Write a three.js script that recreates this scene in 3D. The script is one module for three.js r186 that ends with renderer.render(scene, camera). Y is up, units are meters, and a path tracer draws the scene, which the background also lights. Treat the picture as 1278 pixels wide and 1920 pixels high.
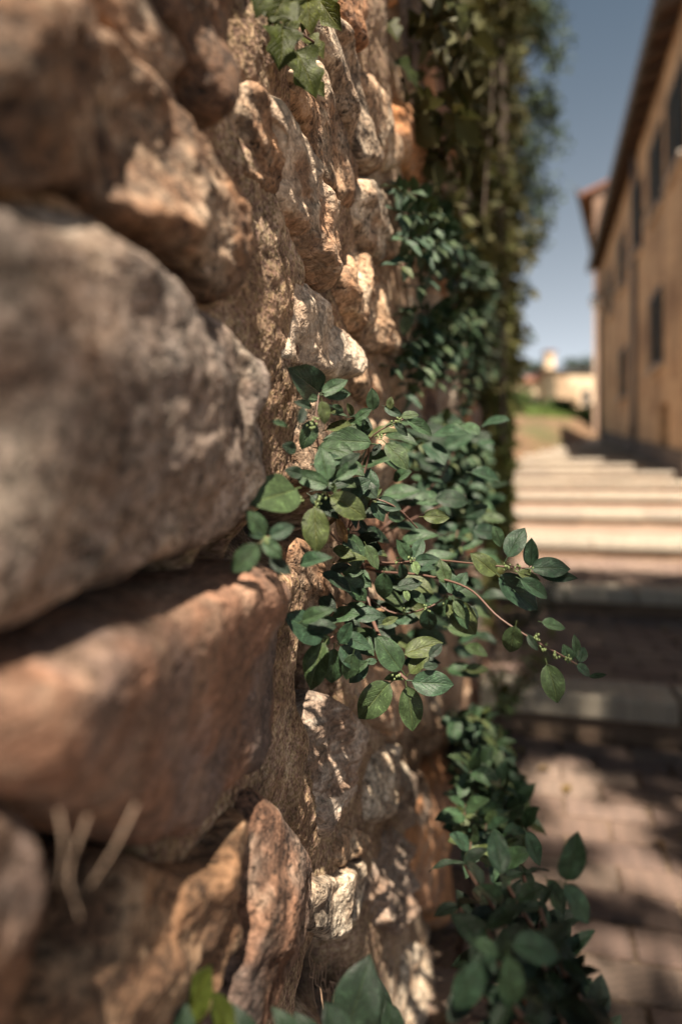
import * as THREE from 'three';
import { mergeGeometries } from 'three/addons/utils/BufferGeometryUtils.js';
import { RoundedBoxGeometry } from 'three/addons/geometries/RoundedBoxGeometry.js';

// ------------------------------------------------------------------ camera, sky, sun, exposure
const scene = new THREE.Scene();
const FPX = 1280, CX = 639, HY = 895, YAW = Math.atan((1003 - CX) / FPX), EYE = 0.86;
const camera = new THREE.PerspectiveCamera(2 * Math.atan(960 / FPX) * 180 / Math.PI, 1278 / 1920, 0.02, 600);
camera.position.set(0, EYE, 0);
camera.rotation.set(0, YAW, 0);
camera.setViewOffset(1278, 1920, 0, 960 - HY, 1278, 1920);
camera.focus = 0.58;
camera.userData.fStop = 2.2;
const renderer = new THREE.WebGLRenderer({ antialias: true });
renderer.toneMapping = THREE.LinearToneMapping;
renderer.toneMappingExposure = 3.3;
renderer.shadowMap.enabled = true;
{
  const w = 512, h = 256, d = new Float32Array(w * h * 4);
  for (let j = 0; j < h; j++) {
    const el = (j + 0.5) / h * Math.PI - Math.PI / 2, s = Math.sin(Math.max(0, el));
    const k = Math.exp(-s * 5.2);
    const r = 0.0155 + 0.435 * k, g = 0.0295 + 0.455 * k, b = 0.0475 + 0.47 * k;
    for (let i = 0; i < w; i++) d.set([r, g, b, 1], (j * w + i) * 4);
  }
  const t = new THREE.DataTexture(d, w, h, THREE.RGBAFormat, THREE.FloatType);
  t.mapping = THREE.EquirectangularReflectionMapping; t.magFilter = t.minFilter = THREE.LinearFilter; t.needsUpdate = true;
  scene.background = t; scene.environment = t;
}
const SUN = new THREE.Vector3(0.15, 1, 0.6).normalize();
const sun = new THREE.DirectionalLight(0xfff0dc, 5);
sun.position.copy(SUN).multiplyScalar(60).add(new THREE.Vector3(0, 0, -6));
sun.target.position.set(0, 0, -6);
sun.castShadow = true; sun.shadow.radius = 1.4; sun.shadow.mapSize.set(4096, 4096);
Object.assign(sun.shadow.camera, { left: -14, right: 14, top: 40, bottom: -14, near: 1, far: 140 });
scene.add(sun, sun.target);

// ------------------------------------------------------------------ helpers
const V = (x, y, z) => new THREE.Vector3(x, y, z);
function rng(seed) { let a = seed >>> 0; return () => { a = (a + 0x6D2B79F5) | 0; let t = Math.imul(a ^ (a >>> 15), 1 | a); t = (t + Math.imul(t ^ (t >>> 7), 61 | t)) ^ t; return ((t ^ (t >>> 14)) >>> 0) / 4294967296; }; }
function hsh(x, y, z) { let h = Math.imul(x, 374761393) ^ Math.imul(y, 668265263) ^ Math.imul(z, 2147483647 ^ 0x5bd1e995); h = Math.imul(h ^ (h >>> 13), 1274126177); return ((h ^ (h >>> 16)) >>> 0) / 4294967296; }
const sm = t => t * t * t * (t * (t * 6 - 15) + 10), mix = (a, b, t) => a + (b - a) * t;
const clamp = (x, a = 0, b = 1) => Math.min(b, Math.max(a, x)), step = (a, b, x) => { const t = clamp((x - a) / (b - a)); return t * t * (3 - 2 * t); };
function noise(x, y, z) {
  const X = Math.floor(x), Y = Math.floor(y), Z = Math.floor(z), u = sm(x - X), v = sm(y - Y), w = sm(z - Z);
  return mix(mix(mix(hsh(X, Y, Z), hsh(X + 1, Y, Z), u), mix(hsh(X, Y + 1, Z), hsh(X + 1, Y + 1, Z), u), v),
    mix(mix(hsh(X, Y, Z + 1), hsh(X + 1, Y, Z + 1), u), mix(hsh(X, Y + 1, Z + 1), hsh(X + 1, Y + 1, Z + 1), u), v), w) * 2 - 1;
}
function fbm(x, y, z, o = 4) { let s = 0, a = 0.5; for (let i = 0; i < o; i++) { s += a * noise(x, y, z); x = x * 2.03 + 17.1; y = y * 2.03 + 5.3; z = z * 2.03 + 9.7; a *= 0.5; } return s; }
function ridge(x, y, z, o = 3) { let s = 0, a = 0.5; for (let i = 0; i < o; i++) { s += a * (1 - 2 * Math.abs(noise(x, y, z))); x = x * 2.1 + 7.7; y = y * 2.1 + 3.1; z = z * 2.1 + 1.9; a *= 0.5; } return s; }
const F = V(-Math.sin(YAW), 0, -Math.cos(YAW)), R = V(Math.cos(YAW), 0, -Math.sin(YAW)), EY = V(0, EYE, 0);
const sight = (px, py) => F.clone().addScaledVector(R, (px - CX) / FPX).add(V(0, (HY - py) / FPX, 0));
const at = (px, py, depth) => sight(px, py).multiplyScalar(depth).add(EY);        // a place seen in the photograph, at a depth in metres
const WX = -0.225;                                                                 // plane of the wall's mortar
function onWall(px, py, out = 0.03) { const d = sight(px, py); return d.multiplyScalar((WX + out) / d.x).add(EY); }
const taken = {};
function numbered(n) { const k = taken[n] = (taken[n] ?? -1) + 1; return k ? n + '_' + String(k).padStart(3, '0') : n; }
function thing(name, label, category, p = V(0, 0, 0), group) {
  const o = new THREE.Group(); o.name = numbered(name); o.position.copy(p); o.userData = { label, category }; if (group) o.userData.group = group; scene.add(o); return o;
}
function mesh(name, geo, mat, parent, stuff) { const m = new THREE.Mesh(geo, mat); m.name = name; if (stuff) m.userData.kind = 'stuff'; parent.add(m); return m; }
function struct(name, geo, mat, label) { const m = geo ? new THREE.Mesh(geo, mat) : new THREE.Group(); m.name = numbered(name); m.userData.kind = 'structure'; if (label) m.userData.label = label; scene.add(m); return m; }
const box = (w, h, d, x, y, z) => new THREE.BoxGeometry(w, h, d).translate(x, y, z);
const STD = (o) => new THREE.MeshStandardMaterial({ roughness: 0.9, side: THREE.DoubleSide, ...o });
const C = (r, g, b) => new THREE.Color().setRGB(r, g, b);
function tube(pts, r0, r1, seg = 24, rad = 6) {
  const c = new THREE.CatmullRomCurve3(pts), g = new THREE.TubeGeometry(c, seg, 1, rad, false), p = g.attributes.position, n = g.attributes.normal;
  for (let i = 0; i <= seg; i++) { const q = c.getPointAt(i / seg), r = mix(r0, r1, i / seg); for (let j = 0; j <= rad; j++) { const k = i * (rad + 1) + j; p.setXYZ(k, q.x + n.getX(k) * r, q.y + n.getY(k) * r, q.z + n.getZ(k) * r); } }
  return g;
}

// ------------------------------------------------------------------ textures: grain only
function tnoise(x, y, per, seed) { const X = Math.floor(x), Y = Math.floor(y), u = sm(x - X), v = sm(y - Y), m = a => ((a % per) + per) % per;
  return mix(mix(hsh(m(X), m(Y), seed), hsh(m(X + 1), m(Y), seed), u), mix(hsh(m(X), m(Y + 1), seed), hsh(m(X + 1), m(Y + 1), seed), u), v) * 2 - 1; }
function tfbm(u, v, per, seed, o) { let s = 0, a = 0.5; for (let i = 0; i < o; i++) { s += a * tnoise(u * per, v * per, per, seed + i); per *= 2; a *= 0.55; } return s; }
function makeTex(n, f, tile) {
  const c = new Uint8Array(n * n * 4), b = new Uint8Array(n * n * 4);
  for (let j = 0; j < n; j++) for (let i = 0; i < n; i++) {
    const [r, g, bl, h] = f(i / n, j / n), k = (j * n + i) * 4;
    c[k] = clamp(r) * 255; c[k + 1] = clamp(g) * 255; c[k + 2] = clamp(bl) * 255; c[k + 3] = 255;
    b[k] = b[k + 1] = b[k + 2] = clamp(h) * 255; b[k + 3] = 255;
  }
  return [c, b].map((d, q) => { const t = new THREE.DataTexture(d, n, n); t.wrapS = t.wrapT = THREE.RepeatWrapping; t.magFilter = THREE.LinearFilter; t.minFilter = THREE.LinearMipmapLinearFilter; t.generateMipmaps = true; if (!q) t.colorSpace = THREE.SRGBColorSpace; t.repeat.set(1 / tile, 1 / tile); t.needsUpdate = true; return t; });
}
const grainTex = makeTex(1024, (u, v) => {                        // rough, pitted stone
  const a = tfbm(u, v, 10, 1, 5), b = tfbm(u, v, 60, 20, 4), f = tfbm(u, v, 210, 25, 2), pit = step(0.2, 0.5, tfbm(u, v, 84, 40, 3)), sp = step(0.15, 0.5, tfbm(u, v, 120, 60, 2)), bl = step(0.1, 0.45, tfbm(u, v, 26, 44, 4));
  const l = 0.82 + 0.2 * a + 0.26 * b + 0.2 * f - 0.3 * pit + 0.14 * sp - 0.16 * bl;
  return [l, l - 0.02 - 0.03 * a - 0.02 * bl, l - 0.05 - 0.06 * a - 0.03 * bl, 0.55 + 0.25 * a + 0.28 * b + 0.2 * f - 0.35 * pit];
}, 0.3);
const layerTex = makeTex(1024, (u, v) => {                        // layered stone with hairline cracks
  const w = tfbm(u, v, 6, 3, 3) * 0.08, a = tfbm(u, v + w, 8, 5, 4), s = tnoise(u * 14, (v + w) * 70, 14 * 5, 9) * 0.5 + tnoise(u * 28, (v + w) * 140, 140, 19) * 0.5, c = 1 - Math.abs(tfbm(u + w, v, 7, 31, 4)) * 14, b = tfbm(u, v, 70, 51, 3);
  const cr = step(0.55, 1, c), f = tfbm(u, v, 200, 57, 2), l = 0.82 + 0.18 * a + 0.1 * s + 0.22 * b + 0.18 * f - 0.16 * cr;
  return [l, l - 0.02 - 0.03 * a, l - 0.04 - 0.05 * a, 0.55 + 0.25 * a + 0.2 * s + 0.2 * b + 0.2 * f - 0.25 * cr];
}, 0.3);
const sandTex = makeTex(1024, (u, v) => {                         // sandy lime mortar
  const a = tfbm(u, v, 9, 71, 4), g = tnoise(u * 150, v * 150, 150, 80), g2 = tnoise(u * 70, v * 70, 70, 83), d = step(0.35, 0.75, tfbm(u, v, 60, 90, 3) * 1.6);
  const l = 0.76 + 0.2 * a + 0.16 * g + 0.14 * g2 - 0.16 * d;
  return [l, l - 0.03 + 0.03 * g2, l - 0.07 + 0.05 * g, 0.5 + 0.2 * a + 0.22 * g + 0.25 * g2 - 0.4 * d];
}, 0.22);
const matGrain = STD({ map: grainTex[0], bumpMap: grainTex[1], bumpScale: 0.0018, vertexColors: true, roughness: 0.86 });
const matLayer = STD({ map: layerTex[0], bumpMap: layerTex[1], bumpScale: 0.0018, vertexColors: true, roughness: 0.8 });
const matSand = STD({ map: sandTex[0], bumpMap: sandTex[1], bumpScale: 0.001, vertexColors: true, roughness: 0.97 });

// ------------------------------------------------------------------ the rubble wall
const wall = thing('stone_wall', 'tall rubble stone wall with sandy mortar and plants growing from its joints', 'wall');
function chaikin(p, n = 2) { for (let k = 0; k < n; k++) { const q = []; for (let i = 0; i < p.length; i++) { const a = p[i], b = p[(i + 1) % p.length]; q.push([a[0] * 0.8 + b[0] * 0.2, a[1] * 0.8 + b[1] * 0.2], [a[0] * 0.2 + b[0] * 0.8, a[1] * 0.2 + b[1] * 0.8]); } p = q; } return p; }
function resample(p, n) { const L = [0]; for (let i = 0; i < p.length; i++) { const a = p[i], b = p[(i + 1) % p.length]; L.push(L[i] + Math.hypot(b[0] - a[0], b[1] - a[1])); } const out = [], T = L[p.length]; let i = 0; for (let k = 0; k < n; k++) { const s = k / n * T; while (L[i + 1] < s) i++; const t = (s - L[i]) / (L[i + 1] - L[i] || 1), a = p[i % p.length], b = p[(i + 1) % p.length]; out.push([mix(a[0], b[0], t), mix(a[1], b[1], t)]); } return out; }
// poly in wall metres: u along the wall away from the camera, v up
function stoneGeo(poly, o) {
  const { out = 0.045, rings = 40, segs = 100, k = 12, rough = 0.004, fine = 0.0006, freq = 22, seed = 1, facets = 3, tilt = [0, -0.03], base = [0.4, 0.28, 0.2], a1 = [0.3, 0.15, 0.08], a2 = [0.75, 0.65, 0.52], m1 = 0.1, m2 = 0.2, dark = 0.25, bed = 0 } = o;
  const rnd = rng(seed * 7919 + 13), q = resample(chaikin(poly, 1), segs);
  const S0 = seed * 5.3; for (const p of q) { const a = p[0], b = p[1]; p[0] += 0.006 * fbm(a * 45 + S0, b * 45, 1, 3); p[1] += 0.006 * fbm(a * 45, b * 45 + S0, 6, 3); }
  let cx = 0, cy = 0; for (const p of q) { cx += p[0] / segs; cy += p[1] / segs; }
  let rad = 0; for (const p of q) rad += Math.hypot(p[0] - cx, p[1] - cy) / segs;
  const S = seed * 3.7, pl = [];
  const N = o.sites ?? Math.round(3 + rad / 0.014), ga = o.slope ?? 0.34, ca = o.ledge ?? 0.1;
  for (let i = 0; i < N; i++) { const a = rnd() * 6.283, d = Math.sqrt((i + 0.5) / N) * rad * 1.05, b = i * 2.4 + rnd(), sx = cx + Math.cos(b) * d, sy = cy + Math.sin(b) * d, g = ga * (0.3 + 0.7 * rnd()); pl.push([sx, sy, Math.cos(a) * g, Math.sin(a) * g - 0.05, out * (1 + (rnd() - 0.6) * 2 * ca - 0.16 * (d / rad) ** 2)]); }
  const pos = [], uv = [], col = [], idx = [], skirt = 3, xb = WX - 0.02, arc = new Float32Array(segs), prev = [];
  for (let i = 0; i <= rings + skirt; i++) for (let j = 0; j < segs; j++) {
    const r = i >= rings ? 1 : 1 - Math.pow(1 - i / rings, 1.5), dx = q[j][0] - cx, dy = q[j][1] - cy;
    let u = cx + dx * r, v = cy + dy * r, h;
    if (i <= rings) {
      h = out * Math.sqrt(Math.max(0, 1 - Math.pow(r, k)));
      const wu = u + 0.010 * fbm(u * 24 + S, v * 24, 3, 3), wv = v + 0.010 * fbm(u * 24, v * 24 + S, 8, 3);
      let sw = 0, sh = 0, dm = 9; for (const f of pl) { const d = Math.hypot(wu - f[0], wv - f[1]); if (d < dm) dm = d; }
      for (const f of pl) { const d = Math.hypot(wu - f[0], wv - f[1]), w = Math.exp((dm - d) / (0.0022 + 0.04 * rad)); sw += w; sh += w * (f[4] + f[2] * (u - f[0]) + f[3] * (v - f[1])); }
      h = Math.min(1.25 * out, sh / sw) * Math.sqrt(Math.max(0, 1 - Math.pow(r, k)));
      h += (tilt[0] * (u - cx) + tilt[1] * (v - cy)) * (1 - r * r * 0.3);
      h += 0.02;
    } else h = 0.02 - (i - rings) * 0.02;
    const w = fbm(u * freq * 0.5 + S, v * freq * 0.5, S, 2), e = i > rings ? 0.5 : 1;
    const vb = bed ? v * 2.6 + u * bed : v, ub = bed ? u * 0.7 : u;
    h += e * rough * (1.5 * fbm(ub * freq + S + w, vb * freq + w, h * freq, 4) + 0.6 * ridge(ub * freq * 0.7 + S, vb * freq * 0.7 + 3, S, 2) - 0.2);
    const nf = fbm(ub * 160 + S, vb * 160, h * 160, 3);
    h += e * fine * nf * 2;
    const sx = 0.35 * rough * fbm(u * freq + 31, v * freq + S, h * freq, 3) * r * 2, sy = 0.35 * rough * fbm(u * freq + 71, v * freq + S, h * freq + 5, 3) * r * 2;
    u += sx; v += sy;
    const x = xb + h, y = v, z = -u; pos.push(x, y, z);
    if (i) arc[j] += Math.hypot(x - prev[j][0], y - prev[j][1], z - prev[j][2]); prev[j] = [x, y, z];
    const L = Math.hypot(dx, dy) || 1; uv.push(cx + dx / L * arc[j] + S * 0.37, cy + dy / L * arc[j] + S * 0.21);
    // colours of the stone itself: iron staining, pale crusts, dark pores
    const n1 = fbm(ub * 15 + S, vb * 15 + 8, h * 15, 4), n2 = fbm(ub * 42 + 40 + S, vb * 42, h * 42, 4), n3 = fbm(ub * 130 + S, vb * 130 + 3, h * 130, 3), lo = fbm(u * 7, v * 7 + S, 2, 2);
    const c1 = step(-0.2, 0.32, n1 + 0.35 * n2 + m1 - 0.1), c2 = step(-0.05, 0.5, 0.75 * n2 + 0.3 * n3 + 0.5 * lo + m2 - 0.1), dk = step(0.02, 0.42, n3 + 0.5 * fbm(u * 30 + S, v * 30 + 50, h * 30, 3)) * dark, va = 1 + 0.3 * lo + 0.14 * n3;
    for (let c = 0; c < 3; c++) { let t = mix(base[c], a1[c], c1 * 0.85); t = mix(t, a2[c], c2 * 0.75); col.push(t * va * (1 - dk)); }
  }
  for (let i = 0; i < rings + skirt; i++) for (let j = 0; j < segs; j++) { const a = i * segs + j, b = i * segs + (j + 1) % segs, c = a + segs, d = b + segs; if (i) idx.push(a, b, d); idx.push(a, d, c); }
  const g = new THREE.BufferGeometry(); g.setAttribute('position', new THREE.Float32BufferAttribute(pos, 3)); g.setAttribute('uv', new THREE.Float32BufferAttribute(uv, 2)); g.setAttribute('color', new THREE.Float32BufferAttribute(col, 3)); g.setIndex(idx); g.computeVertexNormals();
  return g;
}
const tones = {
  mauve: { base: [0.37, 0.3, 0.26], a1: [0.27, 0.19, 0.145], a2: [0.62, 0.53, 0.44], m1: 0.08, m2: 0.24, dark: 0.4 },
  rust: { base: [0.28, 0.155, 0.1], a1: [0.2, 0.155, 0.14], a2: [0.4, 0.27, 0.19], m1: 0.02, m2: 0.02, dark: 0.35 },
  brown: { base: [0.29, 0.17, 0.1], a1: [0.15, 0.085, 0.05], a2: [0.46, 0.36, 0.27], m1: 0.15, m2: 0.08, dark: 0.5 },
  umber: { base: [0.13, 0.075, 0.05], a1: [0.2, 0.11, 0.06], a2: [0.26, 0.18, 0.13], m1: 0, m2: 0, dark: 0.4 },
  tan: { base: [0.46, 0.31, 0.2], a1: [0.32, 0.18, 0.1], a2: [0.68, 0.57, 0.44], m1: 0.12, m2: 0.2, dark: 0.4 },
  pale: { base: [0.5, 0.39, 0.29], a1: [0.34, 0.22, 0.14], a2: [0.74, 0.65, 0.53], m1: 0.1, m2: 0.28, dark: 0.55 },
  grey: { base: [0.43, 0.34, 0.275], a1: [0.28, 0.18, 0.12], a2: [0.62, 0.54, 0.45], m1: 0.1, m2: 0.1, dark: 0.45 },
  orange: { base: [0.5, 0.24, 0.1], a1: [0.36, 0.2, 0.12], a2: [0.6, 0.42, 0.28], m1: 0.02, m2: 0.0, dark: 0.3 },
};
const traced = [                                                    // outlines seen in the photograph, laid on the wall
  ['mauve', 'g', { slope: 0.12, ledge: 0.04, sites: 6, tilt: [0, 0.06], out: 0.062, rings: 90, segs: 260, k: 12, rough: 0.0083, freq: 15 }, [-90, 395, 60, 362, 150, 400, 235, 452, 330, 512, 400, 570, 440, 612, 485, 680, 518, 760, 536, 830, 532, 890, 505, 955, 468, 1000, 420, 1030, 330, 1066, 230, 1112, 130, 1160, 40, 1192, -90, 1215]],
  ['rust', 'l', { slope: 0.1, ledge: 0.04, sites: 6, tilt: [0, 0.13], out: 0.06, rings: 80, segs: 240, k: 12, rough: 0.0033, freq: 14 }, [-90, 1288, 60, 1238, 150, 1200, 250, 1156, 350, 1114, 430, 1078, 490, 1062, 522, 1085, 542, 1130, 553, 1200, 553, 1300, 548, 1385, 530, 1440, 490, 1470, 445, 1490, 418, 1535, 385, 1590, 310, 1592, 240, 1572, 150, 1532, 70, 1500, -90, 1470]],
  ['brown', 'g', { out: 0.055, rings: 80, segs: 220, k: 12, rough: 0.0105, freq: 20 }, [-90, -120, 60, -60, 150, 20, 250, 90, 320, 170, 380, 250, 420, 300, 446, 360, 464, 430, 464, 480, 448, 545, 424, 588, 400, 556, 340, 500, 250, 445, 160, 388, 60, 345, -90, 372]],
  ['brown', 'l', { out: 0.048, rings: 40, segs: 120, rough: 0.0039 }, [110, -120, 240, -100, 280, 20, 340, 130, 386, 222, 388, 278, 360, 262, 300, 180, 230, 90, 150, 0]],
  ['umber', 'g', { out: 0.06, rings: 50, segs: 130, rough: 0.0028 }, [250, -150, 415, -150, 428, -20, 432, 80, 430, 150, 420, 215, 405, 242, 385, 215, 350, 130, 300, 40]],
  ['tan', 'g', { out: 0.048, rings: 60, segs: 170, rough: 0.004, freq: 26, tilt: [0.05, 0] }, [451, 158, 471, 138, 493, 148, 506, 200, 522, 270, 534, 330, 540, 374, 500, 374, 470, 340, 450, 290, 441, 225]],
  ['tan', 'l', { out: 0.058, rings: 70, segs: 200, rough: 0.005, freq: 30, tilt: [0.05, 0], m2: 0.3 }, [490, 146, 533, 172, 552, 220, 572, 270, 583, 324, 606, 360, 628, 391, 646, 475, 642, 534, 616, 543, 592, 505, 568, 455, 548, 410, 538, 372, 530, 320, 512, 250, 498, 190]],
  ['tan', 'g', { out: 0.048, rings: 50, segs: 140, rough: 0.0044 }, [533, 124, 575, 112, 600, 100, 617, 158, 634, 208, 654, 253, 671, 310, 674, 350, 664, 398, 650, 402, 628, 385, 608, 355, 590, 318, 578, 268, 562, 220, 548, 170]],
  ['pale', 'g', { out: 0.055, rings: 50, segs: 140, rough: 0.0044 }, [580, -60, 625, 0, 655, 60, 672, 115, 678, 170, 692, 215, 712, 270, 714, 318, 692, 330, 674, 308, 656, 250, 638, 205, 620, 155, 604, 95, 588, 30]],
  ['tan', 'g', { out: 0.056, rings: 40, segs: 120, rough: 0.0044 }, [677, 122, 702, 130, 720, 169, 737, 225, 750, 313, 730, 324, 708, 270, 692, 222, 680, 170]],
  ['orange', 'g', { out: 0.05, rings: 30, segs: 90, rough: 0.0033 }, [630, -80, 676, -80, 684, 50, 680, 112, 668, 100, 650, 50]],
  ['pale', 'g', { out: 0.056, rings: 46, segs: 130, rough: 0.0050, tilt: [0, -0.05] }, [672, 338, 690, 330, 712, 342, 732, 378, 743, 425, 740, 482, 722, 502, 700, 480, 682, 440, 668, 400]],
  ['tan', 'g', { out: 0.052, rings: 56, segs: 150, rough: 0.0097, freq: 34 }, [652, 478, 680, 466, 705, 500, 722, 550, 728, 600, 738, 650, 722, 672, 700, 655, 672, 625, 652, 585, 644, 540]],
  ['pale', 'l', { out: 0.05, rings: 80, segs: 220, k: 12, rough: 0.0039, freq: 30, tilt: [0.04, -0.04] }, [513, 502, 538, 504, 572, 520, 602, 546, 622, 585, 646, 620, 662, 652, 663, 696, 640, 718, 608, 708, 570, 694, 536, 678, 515, 650, 507, 610, 505, 560]],
  ['tan', 'g', { out: 0.046, rings: 40, segs: 110, rough: 0.0050 }, [664, 656, 692, 672, 714, 692, 724, 735, 704, 768, 672, 745, 660, 712]],
  ['grey', 'l', { out: 0.048, rings: 80, segs: 220, k: 12, rough: 0.0050, freq: 30, bed: 0.5, a2: [0.78, 0.7, 0.6], m2: 0.2 }, [618, 1300, 645, 1318, 688, 1358, 686, 1415, 670, 1472, 648, 1512, 628, 1556, 617, 1583, 601, 1560, 588, 1490, 579, 1434, 588, 1371, 599, 1332]],
  ['tan', 'l', { out: 0.046, rings: 50, segs: 140, rough: 0.0044 }, [630, 1290, 680, 1236, 740, 1256, 776, 1330, 770, 1384, 738, 1402, 700, 1366, 662, 1326]],
  ['pale', 'g', { out: 0.05, rings: 56, segs: 150, k: 12, rough: 0.0050, freq: 30, tilt: [0, -0.05] }, [712, 1402, 745, 1390, 754, 1440, 750, 1490, 727, 1537, 690, 1550, 676, 1522, 690, 1470, 700, 1430]],
  ['pale', 'g', { slope: 0.15, ledge: 0.05, sites: 4, out: 0.052, rings: 70, segs: 190, k: 12, rough: 0.0044, freq: 30, base: [0.45, 0.37, 0.29] }, [630, 1644, 655, 1622, 684, 1603, 690, 1638, 689, 1680, 676, 1728, 650, 1752, 627, 1768, 612, 1754, 586, 1748, 577, 1716, 592, 1666]],
  ['tan', 'g', { slope: 0.15, ledge: 0.05, sites: 3, out: 0.044, rings: 40, segs: 110, rough: 0.0044 }, [640, 1546, 680, 1556, 684, 1596, 650, 1618, 628, 1636, 622, 1606]],
  ['grey', 'l', { out: 0.046, rings: 56, segs: 150, rough: 0.0090, freq: 34, bed: 0.4 }, [698, 1558, 740, 1548, 766, 1568, 778, 1640, 770, 1720, 746, 1748, 706, 1742, 691, 1690, 692, 1620]],
  ['orange', 'l', { out: 0.062, rings: 50, segs: 140, rough: 0.0033 }, [800, 1440, 832, 1396, 850, 1450, 847, 1500, 834, 1560, 840, 1640, 846, 1700, 844, 1748, 816, 1738, 800, 1690, 781, 1640, 776, 1590, 786, 1530, 796, 1480]],
  ['grey', 'g', { out: 0.046, rings: 36, segs: 100, rough: 0.0050 }, [754, 1484, 774, 1438, 795, 1448, 796, 1500, 782, 1562, 762, 1562, 750, 1522]],
  ['pale', 'g', { out: 0.05, rings: 46, segs: 130, rough: 0.0050 }, [744, 1780, 780, 1764, 811, 1770, 815, 1850, 808, 1990, 760, 1990, 745, 1900, 738, 1830]],
  ['rust', 'g', { slope: 0.14, ledge: 0.05, out: 0.06, rings: 70, segs: 190, k: 12, rough: 0.0028, a2: [0.46, 0.34, 0.26], m2: 0.1 }, [498, 1476, 530, 1500, 560, 1552, 592, 1606, 588, 1660, 575, 1705, 548, 1800, 505, 1925, 470, 1990, 425, 1990, 428, 1900, 452, 1770, 472, 1650, 478, 1550]],
  ['brown', 'g', { out: 0.05, rings: 70, segs: 200, rough: 0.0050, freq: 24, base: [0.34, 0.2, 0.115], a2: [0.5, 0.36, 0.24], m2: 0.12 }, [300, 1612, 390, 1606, 432, 1545, 464, 1500, 472, 1560, 456, 1640, 430, 1740, 400, 1830, 372, 2020, 130, 2040, 150, 1860, 195, 1730, 240, 1650]],
  ['rust', 'g', { out: 0.06, rings: 40, segs: 120, rough: 0.0033, base: [0.25, 0.14, 0.085] }, [-90, 1500, 30, 1500, 68, 1560, 80, 1640, 62, 1740, 30, 1900, 20, 2020, -90, 2020]],
  ['tan', 'g', { out: 0.05, rings: 40, segs: 110, rough: 0.0055 }, [780, 1232, 828, 1178, 850, 1230, 852, 1330, 836, 1390, 806, 1424, 780, 1382, 770, 1300]],
  ['brown', 'g', { out: 0.036, rings: 50, segs: 130, rough: 0.0055 }, [556, 1010, 600, 988, 640, 1008, 652, 1080, 640, 1150, 600, 1190, 566, 1150, 554, 1080]],
  ['orange', 'g', { out: 0.056, rings: 30, segs: 90, rough: 0.0044 }, [750, 188, 776, 180, 792, 240, 803, 310, 792, 352, 766, 332, 753, 262]],
  ['tan', 'g', { out: 0.046, rings: 40, segs: 110, rough: 0.0050 }, [660, 790, 700, 776, 740, 800, 770, 860, 760, 920, 720, 930, 680, 890, 655, 840]],
  ['rust', 'g', { out: 0.044, rings: 40, segs: 110, rough: 0.0050 }, [670, 900, 715, 940, 750, 950, 765, 1020, 735, 1080, 690, 1070, 655, 1010, 650, 940]],
  ['brown', 'g', { out: 0.044, rings: 40, segs: 110, rough: 0.0050 }, [560, 760, 600, 730, 645, 735, 655, 800, 640, 880, 600, 920, 560, 900, 550, 830]],
  ['tan', 'g', { out: 0.048, rings: 40, segs: 110, rough: 0.0055 }, [655, 1090, 690, 1085, 740, 1095, 765, 1150, 755, 1220, 715, 1235, 675, 1215, 650, 1150]],
];
const outlines = [];
traced.forEach(([tone, m, o, px], i) => {
  const poly = []; for (let k = 0; k < px.length; k += 2) { const p = onWall(px[k], px[k + 1], (o.out ?? 0.045) * 0.8); poly.push([-p.z, p.y]); }
  { let a = 0, b = 0; for (const p of poly) { a += p[0] / poly.length; b += p[1] / poly.length; } for (const p of poly) { p[0] = a + (p[0] - a) * 1.035; p[1] = b + (p[1] - b) * 1.035; } }
  outlines.push(poly);
  mesh('stone', stoneGeo(poly, { ...tones[tone], ...o, seed: i + 1 }), m === 'g' ? matGrain : matLayer, wall);
});
const inside = (x, y, p) => { let c = false; for (let i = 0, j = p.length - 1; i < p.length; j = i++) if ((p[i][1] > y) !== (p[j][1] > y) && x < (p[j][0] - p[i][0]) * (y - p[i][1]) / (p[j][1] - p[i][1]) + p[i][0]) c = !c; return c; };
const inTraced = (u, v) => outlines.some(p => inside(u, v, p));
const WALL_END = 3.95, WALL_TOP = 3.05;
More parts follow.
